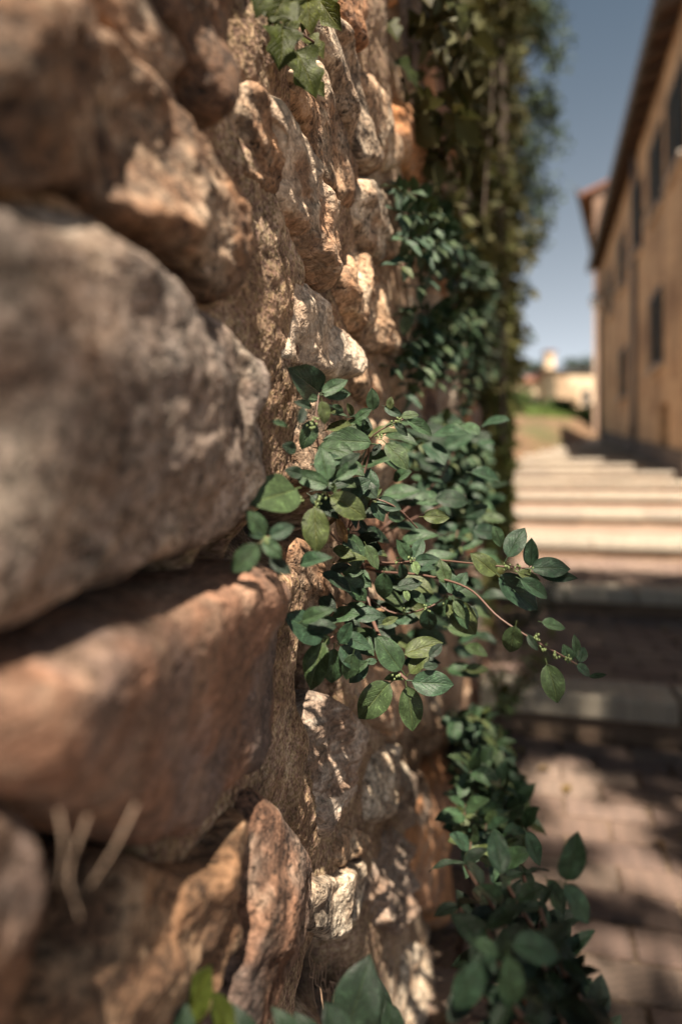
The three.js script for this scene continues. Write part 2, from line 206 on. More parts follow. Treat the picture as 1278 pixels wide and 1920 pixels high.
{                                                                  // the rest of the rubble: cells around scattered centres
  const rnd = rng(41), S = [];
  for (let row = 0, v = -0.12; v < 4.2; row++) {
    let u = -0.75 + rnd() * 0.1;
    while (u < WALL_END) { const d = Math.max(0, u - 0.6), w = Math.min(0.42, 0.15 + d * 0.09) * (0.75 + rnd() * 0.5); S.push([u + w / 2, v + (rnd() - 0.5) * 0.08 + 0.07 * Math.min(1, d), rnd()]); u += w; }
    v += 0.155;
  }
  const near = S.filter(s => { const g = 0.093 * Math.max(0, s[0]); return s[1] < g + 3.4 && s[1] > g - 0.5; });
  let n = 0; const rest = [];
  for (const s of near) {
    if (inTraced(s[0], s[1])) continue;
    let p = [[s[0] - 0.4, s[1] - 0.3], [s[0] + 0.4, s[1] - 0.3], [s[0] + 0.4, s[1] + 0.3], [s[0] - 0.4, s[1] + 0.3]];
    for (const t of near) {
      if (t === s || Math.abs(t[0] - s[0]) > 0.85 || Math.abs(t[1] - s[1]) > 0.65) continue;
      const mx = (s[0] + t[0]) / 2, my = (s[1] + t[1]) / 2, nx = t[0] - s[0], ny = t[1] - s[1], q = [];
      for (let i = 0; i < p.length; i++) { const a = p[i], b = p[(i + 1) % p.length], da = (a[0] - mx) * nx + (a[1] - my) * ny, db = (b[0] - mx) * nx + (b[1] - my) * ny; if (da <= 0) q.push(a); if (da * db < 0) { const k = da / (da - db); q.push([mix(a[0], b[0], k), mix(a[1], b[1], k)]); } }
      p = q; if (p.length < 3) break;
    }
    if (p.length < 3) continue;
    let hit = false; const sh = 0.012; p = p.map(a => { const dx = a[0] - s[0], dy = a[1] - s[1], L = Math.hypot(dx, dy); const f = Math.max(0.3, 1 - sh / L); return [s[0] + dx * f, s[1] + dy * f]; });
    for (const a of p) if (inTraced(a[0], a[1])) hit = true;
    for (const a of p) if (inTraced((a[0] + s[0]) / 2, (a[1] + s[1]) / 2)) hit = true;
    if (hit) continue;
    const k = ['tan', 'pale', 'brown', 'rust', 'grey', 'orange', 'tan', 'mauve'][Math.floor(s[2] * 8)], far = s[0] > 2.2;
    const g = stoneGeo(p, { ...tones[k], seed: 100 + n, out: 0.034 + hsh(n, 3, 5) * 0.02, rings: far ? 7 : 16, segs: far ? 22 : 48, rough: 0.007, sites: far ? 4 : 6 });
    n++; (n <= 260 ? 0 : 1) ? rest.push(g) : mesh('stone', g, hsh(n, 1, 1) > 0.5 ? matGrain : matLayer, wall);
  }
  if (rest.length) mesh('rubble', mergeGeometries(rest), matGrain, wall, true);
}
{                                                                  // mortar bed: nearly flush in places, washed out of the joints in others
  const ctl = [];
  const put = (lv, w, ...a) => { for (let i = 0; i < a.length; i += 2) { const p = onWall(a[i], a[i + 1], 0.015); ctl.push([-p.z, p.y, lv, w]); } };
  put(0.042, 0.03, 445, 20, 450, 110, 470, 60, 505, 60, 520, 120);
  put(0.042, 0.03, 445, 200, 446, 300, 470, 420, 475, 500, 470, 600, 490, 560);
  put(0.038, 0.035, 500, 660, 520, 720, 545, 700, 500, 480);
  put(0.038, 0.03, 555, 1440, 575, 1500, 600, 1590, 540, 1470, 700, 1500, 640, 1560);
  put(0.038, 0.03, 640, 560, 660, 450, 620, 420, 690, 620);
  put(-0.05, 0.02, -60, 1265, 0, 1240, 100, 1195, 200, 1150, 300, 1105, 400, 1055, 470, 1030, 510, 1000, 540, 960, 550, 1000);
  put(-0.045, 0.03, 575, 1260, 585, 1330, 575, 1220, 590, 1200);
  put(-0.06, 0.03, 600, 1790, 580, 1840, 560, 1900, 620, 1820, 640, 1880, 120, 1600, 100, 1700, 150, 1560, 90, 1800, 440, 1680, 425, 1740, 410, 1780);
  put(0.0, 0.02, 515, 400, 540, 440, 580, 490);
  put(0.036, 0.035, 340, 450, 200, 410, 60, 355, 400, 575, 250, 300, 650, 400, 720, 330, 690, 500, 780, 400, 700, 700, 690, 1400, 760, 1400, 700, 1650, 640, 1450, 780, 1720);
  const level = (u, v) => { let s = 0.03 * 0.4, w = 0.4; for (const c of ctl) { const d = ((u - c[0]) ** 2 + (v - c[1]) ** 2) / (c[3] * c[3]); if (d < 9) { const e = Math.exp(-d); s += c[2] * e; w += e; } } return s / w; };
  const sheet = (u0, u1, v0, v1, du, dv, tilt, rough) => {
    const nu = Math.round((u1 - u0) / du), nv = Math.round((v1 - v0) / dv), pos = [], uv = [], col = [], idx = [];
    for (let j = 0; j <= nv; j++) for (let i = 0; i <= nu; i++) {
      const u = mix(u0, u1, i / nu), v = mix(v0, v1, j / nv) + tilt * 0.093 * Math.max(0, u);
      const lv = level(u, v), a = fbm(u * 28, v * 28, 1, 3), b = fbm(u * 110, v * 110, 2, 3), c = fbm(u * 260, v * 260, 3, 2);
      pos.push(WX + lv + rough * (0.006 * a + 0.0014 * b + 0.0006 * c), v, -u); uv.push(u, v);
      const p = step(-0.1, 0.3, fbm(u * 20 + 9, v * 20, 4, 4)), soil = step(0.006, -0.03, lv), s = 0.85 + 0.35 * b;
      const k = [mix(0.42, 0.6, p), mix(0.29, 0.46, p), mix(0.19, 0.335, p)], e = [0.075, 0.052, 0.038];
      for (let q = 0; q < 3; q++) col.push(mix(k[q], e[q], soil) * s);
    }
    for (let j = 0; j < nv; j++) for (let i = 0; i < nu; i++) { const a = j * (nu + 1) + i; idx.push(a, a + 1, a + nu + 2, a, a + nu + 2, a + nu + 1); }
    const g = new THREE.BufferGeometry(); g.setAttribute('position', new THREE.Float32BufferAttribute(pos, 3)); g.setAttribute('uv', new THREE.Float32BufferAttribute(uv, 2)); g.setAttribute('color', new THREE.Float32BufferAttribute(col, 3)); g.setIndex(idx); g.computeVertexNormals(); return g;
  };
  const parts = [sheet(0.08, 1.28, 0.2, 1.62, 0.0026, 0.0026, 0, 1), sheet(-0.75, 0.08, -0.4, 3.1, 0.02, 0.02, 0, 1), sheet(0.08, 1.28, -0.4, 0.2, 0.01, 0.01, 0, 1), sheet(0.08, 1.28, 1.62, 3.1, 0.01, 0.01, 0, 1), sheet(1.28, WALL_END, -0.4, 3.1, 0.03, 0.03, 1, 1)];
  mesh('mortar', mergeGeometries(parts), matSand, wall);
  const body = new THREE.Shape([new THREE.Vector2(-0.75, -0.6), new THREE.Vector2(WALL_END, -0.6 + 0.093 * WALL_END), new THREE.Vector2(WALL_END, WALL_TOP + 0.093 * WALL_END), new THREE.Vector2(-0.75, WALL_TOP)]);
  const bg = new THREE.ExtrudeGeometry(body, { depth: 0.5, bevelEnabled: false }).rotateY(Math.PI / 2).translate(WX - 0.09 - 0.5, 0, 0);
  mesh('core', bg, STD({ color: C(0.3, 0.2, 0.13), map: sandTex[0] }), wall);
}

// ------------------------------------------------------------------ stepped street
const RISE = 0.135, RUN = 1.45, Z0 = 2.4, HX = 2.09;
const leftEdge = Z => Z < 9.6 ? -0.24 : Z < 14.6 ? mix(-0.24, -0.62, (Z - 9.6) / 5) : Z < 21 ? mix(-0.62, 0.86, (Z - 14.6) / 6.4) : mix(0.86, 2.4, (Z - 21) / 8.5);
const brickTex = makeTex(256, (u, v) => { const a = tfbm(u, v, 8, 201, 5), b = tnoise(u * 100, v * 100, 100, 210); const l = 0.82 + 0.25 * a + 0.1 * b; return [l, l - 0.03 * a, l - 0.05 * a, 0.5 + 0.3 * a + 0.2 * b]; }, 0.2);
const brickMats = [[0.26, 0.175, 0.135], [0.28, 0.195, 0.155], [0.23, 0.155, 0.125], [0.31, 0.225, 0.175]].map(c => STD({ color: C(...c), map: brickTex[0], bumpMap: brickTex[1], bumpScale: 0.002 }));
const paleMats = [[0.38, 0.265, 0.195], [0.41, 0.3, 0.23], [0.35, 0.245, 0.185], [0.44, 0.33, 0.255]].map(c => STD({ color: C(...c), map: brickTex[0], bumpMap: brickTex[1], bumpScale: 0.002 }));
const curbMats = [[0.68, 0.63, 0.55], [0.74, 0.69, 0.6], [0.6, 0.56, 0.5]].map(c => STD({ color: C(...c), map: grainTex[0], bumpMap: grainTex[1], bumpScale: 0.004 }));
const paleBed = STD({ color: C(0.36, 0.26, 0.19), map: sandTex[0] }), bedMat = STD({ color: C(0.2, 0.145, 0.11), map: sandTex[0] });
{
  const rnd = rng(77), geos = [0, 1, 2].map(k => { const g = new RoundedBoxGeometry(0.2, 0.08, 0.095, 1, 0.006); const p = g.attributes.position; for (let i = 0; i < p.count; i++) p.setY(p.getY(i) + 0.002 * noise(p.getX(i) * 30 + k * 9, 1, p.getZ(i) * 30)); return g; });
  for (let s = -1; s < 13; s++) {
    const zA = s < 0 ? -1.2 : Z0 + s * RUN, zB = Z0 + (s + 1) * RUN, y = (s + 1) * RISE, grp = struct('step', null, null, s < 0 ? 'paved brick landing at the foot of the steps beside the wall' : undefined);
    const xl = leftEdge((zA + zB) / 2), xr = HX + 0.05, d = zB - zA + (s < 0 ? 0 : 0);
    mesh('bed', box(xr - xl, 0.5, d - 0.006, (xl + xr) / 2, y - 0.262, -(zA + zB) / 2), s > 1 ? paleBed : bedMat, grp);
    let z = zA + 0.004;
    if (s >= 0) {                                                  // kerb stones along the front of the step
      let x = xl; while (x < xr - 0.02) { const w = Math.min(xr - x, 0.5 + rnd() * 0.35), m = mesh('curb_stone', new RoundedBoxGeometry(w - 0.008, 0.075, 0.22, 2, 0.012), curbMats[Math.floor(rnd() * 3)], grp); m.position.set(x + w / 2, y - 0.034 + 0.004 * rnd(), -(zA + 0.088 - rnd() * 0.012)); x += w; }
      z += 0.2;
    }
    const rest = [], per = s < 4;
    for (let r = 0; z < zB - 0.05; r++, z += 0.105) {
      for (let x = xl + (r % 2 ? -0.1 : 0); x < xr; x += 0.209) {
        if (s < 0 && z < 0.35 && per) { if (z < -0.9) continue; }
        const px = x + 0.1 + (rnd() - 0.5) * 0.006, py = y - 0.044 + (rnd() - 0.5) * 0.005, pz = -(z + 0.05), a = (rnd() - 0.5) * 0.02, tb = (rnd() - 0.5) * 0.03;
        if (px - 0.1 < xl - 0.05 || px + 0.1 > xr + 0.03) continue;
        const g = geos[Math.floor(rnd() * 3)], mt = Math.floor(rnd() * 4);
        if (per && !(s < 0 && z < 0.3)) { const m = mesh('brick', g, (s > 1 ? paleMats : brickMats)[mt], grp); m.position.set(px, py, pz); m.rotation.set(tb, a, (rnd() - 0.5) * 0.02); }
        else rest.push(g.clone().rotateY(a).translate(px, py, pz));
      }
    }
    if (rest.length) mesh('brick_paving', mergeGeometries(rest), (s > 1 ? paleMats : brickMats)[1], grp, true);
  }
  // the ramp that bends to the right above the steps
  const pos = [], idx = [], uv = []; let n = 0;
  for (let k = 0; k <= 40; k++) { const Z = 21.2 + k * 0.4, y = 13 * RISE - 0.01 + (Z - 21.2) * 0.095, a = leftEdge(Z) + Math.max(0, Z - 29.5) * 0.2, b = Math.max(HX + 0.1, a + 2.6); pos.push(a, y, -Z, b, y, -Z); uv.push(a, Z, b, Z); if (k) idx.push(n - 2, n - 1, n + 1, n - 2, n + 1, n); n += 2; }
  const g = new THREE.BufferGeometry(); g.setAttribute('position', new THREE.Float32BufferAttribute(pos, 3)); g.setAttribute('uv', new THREE.Float32BufferAttribute(uv, 2)); g.setIndex(idx); g.computeVertexNormals();
  struct('path', g, STD({ color: C(0.6, 0.54, 0.45), map: grainTex[0] }), 'pale paved path bending right above the steps');
}
// ------------------------------------------------------------------ terrain
function groundY(x, Z) {
  const base = Z < 25 ? 0.093 * Z : Z < 46 ? 2.325 + (Z - 25) * 0.125 : 4.95 + Math.min(3, (Z - 46) * 0.03);
  let y = base - 0.32;
  if (Z > 9.5) { const d = leftEdge(Math.min(Z, 40)) - x; y += step(0, 1.2, d) * 0.42 + clamp(d / 4) * 0.35 * step(9.5, 14, Z); }
  if (Z < 9 && x < -0.3) y = mix(y, 2.75 + 0.093 * Z, step(-0.3, -0.6, x) * step(8, 3.9, Z));
  if (x > 3) y += 0.3;
  return y;
}
{
  const pos = [], col = [], idx = [], uv = [], nx = 150, nz = 150;
  for (let j = 0; j <= nz; j++) for (let i = 0; i <= nx; i++) {
    const a = i / nx * 2 - 1, x = a * 6 + Math.pow(a, 5) * 180, b = j / nz, Z = -8 + b * 60 + Math.pow(b, 5) * 320;
    const y = groundY(x, Z) + 0.05 * fbm(x * 0.9, Z * 0.9, 1, 3);
    pos.push(x, y, -Z); uv.push(x, Z);
    const g = clamp(step(-0.15, 0.25, fbm(x * 0.5, Z * 0.4, 4, 4) + (Z > 33 ? 0.45 : -0.34))), v = 1 + 0.3 * fbm(x * 3, Z * 3, 2, 3);
    col.push(mix(0.22, 0.11, g) * v, mix(0.14, 0.125, g) * v, mix(0.08, 0.04, g) * v);
  }
  for (let j = 0; j < nz; j++) for (let i = 0; i < nx; i++) { const a = j * (nx + 1) + i; idx.push(a, a + 1, a + nx + 2, a, a + nx + 2, a + nx + 1); }
  const g = new THREE.BufferGeometry(); g.setAttribute('position', new THREE.Float32BufferAttribute(pos, 3)); g.setAttribute('color', new THREE.Float32BufferAttribute(col, 3)); g.setAttribute('uv', new THREE.Float32BufferAttribute(uv, 2)); g.setIndex(idx); g.computeVertexNormals();
  struct('ground', g, STD({ vertexColors: true, map: sandTex[0] }), 'earth and grass bank rising beyond the wall');
}

// ------------------------------------------------------------------ houses
const plasterTex = makeTex(512, (u, v) => { const a = tfbm(u, v, 4, 301, 6), b = tfbm(u, v, 30, 310, 3), s = step(0.1, 0.35, tfbm(u, v, 7, 320, 5)); const l = 0.84 + 0.16 * a + 0.1 * b - 0.1 * s; return [l, l - 0.03 * s, l - 0.05 * s, 0.5 + 0.3 * a + 0.3 * b]; }, 3);
const ochre = STD({ color: C(0.7, 0.45, 0.24), map: plasterTex[0], bumpMap: plasterTex[1], bumpScale: 0.02 });
const shutterMat = STD({ color: C(0.018, 0.026, 0.028), roughness: 0.6 }), paneMat = new THREE.MeshPhysicalMaterial({ color: C(0.02, 0.025, 0.03), roughness: 0.08 }), woodMat = STD({ color: C(0.07, 0.045, 0.03) }), sillMat = STD({ color: C(0.36, 0.31, 0.26) }), tileMat = STD({ color: C(0.3, 0.13, 0.075), map: brickTex[0] }), metalMat = STD({ color: C(0.09, 0.085, 0.08), roughness: 0.5, metalness: 0.6 });
function facadeWindow(parent, name, X, zc, y0, y1, w) {              // set in a facade that looks toward -x
  const f = mesh(name, mergeGeometries([box(0.06, y1 - y0, 0.05, X + 0.12, (y0 + y1) / 2, zc - w / 2 + 0.025), box(0.06, y1 - y0, 0.05, X + 0.12, (y0 + y1) / 2, zc + w / 2 - 0.025), box(0.06, 0.05, w - 0.1, X + 0.12, y1 - 0.025, zc), box(0.06, 0.05, w - 0.1, X + 0.12, y0 + 0.025, zc), box(0.05, y1 - y0 - 0.1, 0.04, X + 0.12, (y0 + y1) / 2, zc)]), woodMat, parent);
  mesh('pane', box(0.012, y1 - y0 - 0.1, w - 0.1, X + 0.14, (y0 + y1) / 2, zc), paneMat, f);
  mesh('sill', new RoundedBoxGeometry(0.16, 0.06, w + 0.2, 1, 0.01).translate(X - 0.03, y0 - 0.034, zc), sillMat, f);
  for (const s of [-1, 1]) { const g = [box(0.03, y1 - y0, 0.05, 0, 0, -w / 4 + 0.03), box(0.03, y1 - y0, 0.05, 0, 0, w / 4 - 0.03), box(0.03, 0.06, w / 2 - 0.11, 0, (y1 - y0) / 2 - 0.03, 0), box(0.03, 0.06, w / 2 - 0.11, 0, -(y1 - y0) / 2 + 0.03, 0)]; for (let k = 0; k < 14; k++) g.push(new THREE.BoxGeometry(0.022, 0.012, w / 2 - 0.11).rotateZ(0.6).translate(0, -(y1 - y0) / 2 + 0.1 + k * (y1 - y0 - 0.2) / 13, 0)); const m = mesh('shutter', mergeGeometries(g), shutterMat, f); m.position.set(X - 0.03, (y0 + y1) / 2, zc + s * (w * 0.25 + 0.002)); }
}
{
  const h = thing('ochre_house', 'long ochre plastered house in shade along the right of the steps', 'house', V(HX, 0.9, -9.4));
  h.position.set(0, 0, 0);
  const zA = 10.6, zB = 24.2, top = EYE + 6.95, sh = new THREE.Shape([new THREE.Vector2(zA, 0), new THREE.Vector2(zB, 1.2), new THREE.Vector2(zB, top), new THREE.Vector2(zA, top)]);
  const wins = [[13.3, EYE + 1.96, EYE + 3.3, 1.25], [18.1, EYE + 1.96, EYE + 3.15, 1.25], [11.5, EYE + 4.72, EYE + 6.1, 1.25], [13.3, EYE + 4.72, EYE + 6.1, 1.25], [15.7, EYE + 4.72, EYE + 6.1, 1.25], [18.4, EYE + 4.72, EYE + 6.0, 1.25], [21.4, EYE + 4.72, EYE + 6.0, 1.25]];
  const holes = [...wins, [12.6, 0.95, EYE + 1.25, 0.8], [17, 1.75, 2.05, 0.5]];
  for (const [z, a, b, w] of holes) sh.holes.push(new THREE.Path([new THREE.Vector2(z - w / 2, a), new THREE.Vector2(z - w / 2, b), new THREE.Vector2(z + w / 2, b), new THREE.Vector2(z + w / 2, a)]));
  mesh('wall', new THREE.ExtrudeGeometry(sh, { depth: 0.4, bevelEnabled: false }).rotateY(Math.PI / 2).translate(HX, 0, 0), ochre, h);
  mesh('wall', mergeGeometries([box(6, top, 0.4, HX + 3.4, top / 2, -zA - 0.2), box(6, top, 0.4, HX + 3.4, top / 2, -zB + 0.2), box(0.4, top, zB - zA, HX + 6.6, top / 2, -(zA + zB) / 2)]), ochre, h);
  for (const [z, a, b, w] of wins) facadeWindow(h, 'window', HX, -z, a, b, w);
  mesh('door', box(0.06, 1.16, 0.8, HX + 0.2, 1.53, -12.6), woodMat, h);
  mesh('vent', box(0.04, 0.3, 0.5, HX + 0.2, 1.9, -17), paneMat, h);
  mesh('plinth', new THREE.ExtrudeGeometry(new THREE.Shape([new THREE.Vector2(zA, 0.45), new THREE.Vector2(zB, 1.7), new THREE.Vector2(zB, 2.45), new THREE.Vector2(zA, 1.2)]), { depth: 0.05, bevelEnabled: false }).rotateY(Math.PI / 2).translate(HX - 0.05, 0, 0), STD({ color: C(0.17, 0.13, 0.1), map: plasterTex[0] }), h);
  const roof = mesh('roof', mergeGeometries([box(3.9, 0.06, zB - zA + 0.5, 0, 0, 0)]).rotateZ(0.32).translate(HX + 1.5, top + 0.62, -(zA + zB) / 2), woodMat, h);
  { const g = []; for (let z = -zB - 0.2; z < -zA + 0.2; z += 0.24) g.push(new THREE.CylinderGeometry(0.11, 0.12, 3.95, 8, 1, true, 0, Math.PI).rotateX(0).rotateY(Math.PI / 2).rotateZ(Math.PI / 2 + 0.32).translate(HX + 1.48, top + 0.67, z)); mesh('roof_tiles', mergeGeometries(g), tileMat, roof, true); }
  for (let z = zA + 0.2; z < zB; z += 0.62) mesh('rafter', box(0.55, 0.12, 0.1, 0, 0, 0).rotateZ(0.32).translate(HX - 0.1, top + 0.0, -z), woodMat, h);
  mesh('gutter', new THREE.CylinderGeometry(0.07, 0.07, zB - zA + 0.4, 10, 1, false).rotateX(Math.PI / 2).translate(HX - 0.37, top - 0.02, -(zA + zB) / 2), metalMat, h);
  mesh('drainpipe', new THREE.CylinderGeometry(0.05, 0.05, top - 1.4, 10).translate(HX - 0.07, (top + 1.4) / 2, -15.75), metalMat, h);
  mesh('drainpipe', new THREE.CylinderGeometry(0.06, 0.06, top - 2.2, 10).translate(HX - 0.08, (top + 2.2) / 2, -23.9), metalMat, h);
}
{
  const L = thing('wall_lantern', 'pale glass lantern on a bracket at the far corner of the ochre house', 'lamp', V(HX - 0.02, 6.3, -23.2));
  mesh('bracket', tube([V(0, 0.5, 0), V(-0.1, 0.6, 0), V(-0.19, 0.5, 0), V(-0.2, 0.36, 0)], 0.02, 0.016, 16), metalMat, L);
  mesh('globe', new THREE.LatheGeometry([[0.02, 0], [0.13, 0.03], [0.2, 0.16], [0.19, 0.28], [0.12, 0.36], [0.03, 0.38]].map(p => new THREE.Vector2(...p)), 20).translate(-0.2, -0.05, 0), STD({ color: C(0.75, 0.72, 0.66), roughness: 0.3 }), L);
  mesh('cap', new THREE.LatheGeometry([[0.2, 0.28], [0.14, 0.38], [0.04, 0.43], [0, 0.44]].map(p => new THREE.Vector2(...p)), 16).translate(-0.2, -0.03, 0), metalMat, L);
}
{
  const cable = new THREE.Mesh(tube([V(HX - 0.03, 6.15, -23), V(HX - 0.06, 5.95, -20), V(HX - 0.06, 5.95, -17), V(HX - 0.03, 6.1, -14.5)], 0.02, 0.02, 30), metalMat); cable.name = 'cable'; cable.userData = { label: 'thin dark cable sagging along the ochre house front', category: 'cable' }; scene.add(cable);
}
{                                                                  // taller house behind, turned with the bend of the street
  const h = thing('tall_house', 'taller pinkish house with a jutting roof behind the ochre house', 'house', at(1112, 810, 29));
  h.rotation.y = -0.14;
  const H = 10.2, W = 8, D = 10, pink = STD({ color: C(0.52, 0.36, 0.26), map: plasterTex[0] });
  mesh('wall', mergeGeometries([box(W, H, 0.4, W / 2, H / 2, -0.2), box(0.4, H, D, 0.2, H / 2, -D / 2 - 0.4), box(0.4, H, D, W - 0.2, H / 2, -D / 2 - 0.4)]), pink, h);
  const sl = 0.2, roof = mesh('roof', mergeGeometries([box(W / 2 + 1, 0.14, D + 0.4, 0, 0, 0).rotateZ(0.34).translate(W / 4 - 0.2, H + 0.72, -D / 2), box(W / 2 + 1, 0.14, D + 0.4, 0, 0, 0).rotateZ(-0.34).translate(W * 0.75 + 0.2, H + 0.72, -D / 2)]), tileMat, h);
  mesh('gable', new THREE.ExtrudeGeometry(new THREE.Shape([new THREE.Vector2(0, 0), new THREE.Vector2(W, 0), new THREE.Vector2(W / 2, 1.45)]), { depth: 0.4, bevelEnabled: false }).translate(0, H + 0.003, -0.4), pink, h);
  mesh('gutter', new THREE.CylinderGeometry(0.08, 0.08, D + 1, 8).rotateX(Math.PI / 2).translate(-0.62, H + 0.02, -D / 2), metalMat, h);
  for (let k = 0; k < 9; k++) mesh('rafter', box(0.8, 0.14, 0.12, 0, 0, 0).rotateZ(0.34).translate(-0.2, H + 0.0, -0.3 - k * 1.1), woodMat, h);
}
const creamMat = STD({ color: C(0.92, 0.72, 0.5), map: plasterTex[0] });
function farHouse(name, label, px0, px1, topY, baseY, depth, roofH, wins, chim) {
  const a = at(px0, baseY, depth), b = at(px1, baseY, depth), t = at(px0, topY, depth), H = t.y - a.y, W = a.distanceTo(b), h = thing(name, label, 'house', a, undefined);
  h.rotation.y = Math.atan2(-(b.z - a.z), b.x - a.x);
  mesh('wall', mergeGeometries([box(W, H + 1.5, 5, W / 2, (H - 1.5) / 2, -2.5)]), creamMat, h);
  const roof = mesh('roof', new THREE.ExtrudeGeometry(new THREE.Shape([new THREE.Vector2(-0.25, 0), new THREE.Vector2(5.35, 0), new THREE.Vector2(2.5, roofH)]), { depth: W + 0.5, bevelEnabled: false }).rotateY(Math.PI / 2).translate(-0.25, H + 0.004, 0), tileMat, h);
  roof.geometry.computeVertexNormals();
  for (const [x, y, w, hh] of wins) { const f = mesh('window', mergeGeometries([box(0.07, hh, 0.12, x - w / 2, y, 0.03), box(0.07, hh, 0.12, x + w / 2, y, 0.03), box(w + 0.07, 0.07, 0.12, x, y + hh / 2, 0.03), box(w + 0.2, 0.08, 0.2, x, y - hh / 2, 0.05)]), sillMat, h); mesh('pane', box(w - 0.07, hh - 0.07, 0.03, x, y, 0.02), paneMat, f); }
  for (const x of chim) { const c = mesh('chimney', new RoundedBoxGeometry(0.6, 1.1, 0.6, 1, 0.02).translate(x, H + 0.7, -1), creamMat, roof); mesh('cap', box(0.75, 0.1, 0.75, x, H + 1.3, -1), tileMat, c); }
  return h;
}
farHouse('cream_house', 'sunlit cream house with one dark window closing the street', 1040, 1135, 693, 790, 44, 0.4, [[2.0, 1.55, 0.55, 1.0]], [-0.1]);
farHouse('low_cream_house', 'low cream house with brown tiled roof behind the green bushes', 962, 1045, 716, 790, 47, 0.75, [[1.6, 1.2, 0.6, 0.8]], []);
farHouse('white_outbuilding', 'small pale outbuilding at the left end of the low cream house', 930, 962, 706, 790, 49, 0.35, [], [0.3]);

// ------------------------------------------------------------------ leaves
const leafTex = (() => {
  const w = 128, h = 256, c = new Uint8Array(w * h * 4), b = new Uint8Array(w * h * 4);
  for (let j = 0; j < h; j++) for (let i = 0; i < w; i++) {
    const x = (i + 0.5) / w * 2 - 1, t = (j + 0.5) / h, ax = Math.abs(x), k = (j * w + i) * 4;
    const rib = Math.exp(-((ax / 0.045) ** 2)), sv = (t - ax * 0.42 - ax * ax * 0.1) * 6.5, f = Math.abs(sv - Math.round(sv)), vein = Math.exp(-((f / 0.07) ** 2)) * (1 - ax * 0.5) * (sv > 0.3 ? 1 : 0), n = tfbm(i / w, j / h, 6, 401, 5), n2 = tnoise(i / w * 40, j / h * 80, 80, 420), s = step(0.62, 0.8, tnoise(i / w * 16, j / h * 32, 32, 430));
    const l = 0.66 + 0.2 * n + 0.06 * n2 + 0.14 * rib + 0.07 * vein + 0.22 * s;
    c[k] = clamp(l * 0.98 + 0.1 * rib) * 255; c[k + 1] = clamp(l + 0.04 * rib) * 255; c[k + 2] = clamp(l * 0.96) * 255; c[k + 3] = 255;
    b[k] = b[k + 1] = b[k + 2] = clamp(0.6 + 0.15 * n + 0.06 * n2 - 0.4 * rib - 0.22 * vein) * 255; b[k + 3] = 255;
  }
  return [c, b].map((d, q) => { const t = new THREE.DataTexture(d, w, h); t.magFilter = t.minFilter = THREE.LinearFilter; if (!q) t.colorSpace = THREE.SRGBColorSpace; t.needsUpdate = true; return t; });
})();
const leafMat = (r, g, b, o = {}) => new THREE.MeshPhysicalMaterial({ color: C(r, g, b), map: leafTex[0], bumpMap: leafTex[1], bumpScale: 0.0012, roughness: 0.5, specularIntensity: 0.55, side: THREE.DoubleSide, transmission: 0.14, thickness: 0, ...o });
const IV = { specularIntensity: 0.22, transmission: 0.25 };
const green = [leafMat(0.064, 0.13, 0.074), leafMat(0.078, 0.15, 0.074), leafMat(0.05, 0.105, 0.062), leafMat(0.1, 0.155, 0.066), leafMat(0.068, 0.125, 0.06), leafMat(0.125, 0.16, 0.055)];
const greenDark = [leafMat(0.035, 0.068, 0.038), leafMat(0.03, 0.055, 0.034)];
const oliveGreen = [leafMat(0.1, 0.12, 0.02, IV), leafMat(0.08, 0.1, 0.018, IV), leafMat(0.12, 0.135, 0.024, IV)];
const youngMat = [leafMat(0.2, 0.3, 0.12)];
const stemMat = STD({ color: C(0.1, 0.055, 0.04), roughness: 0.6 }), greenStem = STD({ color: C(0.16, 0.15, 0.07), roughness: 0.6 }), budMat = STD({ color: C(0.12, 0.16, 0.06), roughness: 0.7 }), barkMat = STD({ color: C(0.08, 0.055, 0.04), map: layerTex[0] });
function bladeGeo(W, fold, curl, wave, seed, prof, nl = 14, nw = 8, stalk = 0.16) {   // from the origin along +y, upper side +z, unit length
  const pos = [], uv = [], idx = [];
  for (let i = 0; i <= nl; i++) {
    const t = i / nl, hw = Math.max(0.004, prof(t) * W), y = t, bend = -curl * t * t;
    for (let j = 0; j <= nw; j++) {
      const s = j / nw * 2 - 1, x = s * hw * (1 - 0.1 * fold), z = Math.abs(s) * hw * fold + bend + wave * hw * Math.sin(t * 9 + s * 2 + seed) * Math.abs(s) + 0.03 * noise(t * 3 + seed, s * 1.5, seed);
      pos.push(x + 0.02 * Math.sin(t * 3 + seed), y - Math.abs(bend) * t * 0.3, z); uv.push(j / nw, t);
    }
  }
  for (let i = 0; i < nl; i++) for (let j = 0; j < nw; j++) { const a = i * (nw + 1) + j; idx.push(a, a + 1, a + nw + 2, a, a + nw + 2, a + nw + 1); }
  const g = new THREE.BufferGeometry(); g.setAttribute('position', new THREE.Float32BufferAttribute(pos, 3)); g.setAttribute('uv', new THREE.Float32BufferAttribute(uv, 2)); g.setIndex(idx); g.computeVertexNormals();
  if (!stalk) return g;
  const st = new THREE.CylinderGeometry(0.012, 0.016, stalk, 5, 1).translate(0, -stalk / 2 + 0.02, 0.0), u = st.attributes.uv; for (let i = 0; i < u.count; i++) u.setXY(i, 0.5, 0.3);
  return mergeGeometries([g, st]);
}
const ovate = t => Math.pow(t, 0.62) * Math.pow(1 - t, 0.82) * 2.62 * (t > 0.8 ? 1 - 0.25 * (t - 0.8) / 0.2 : 1);
const narrow = t => Math.pow(t, 0.8) * Math.pow(1 - t, 1.0) * 3.4;
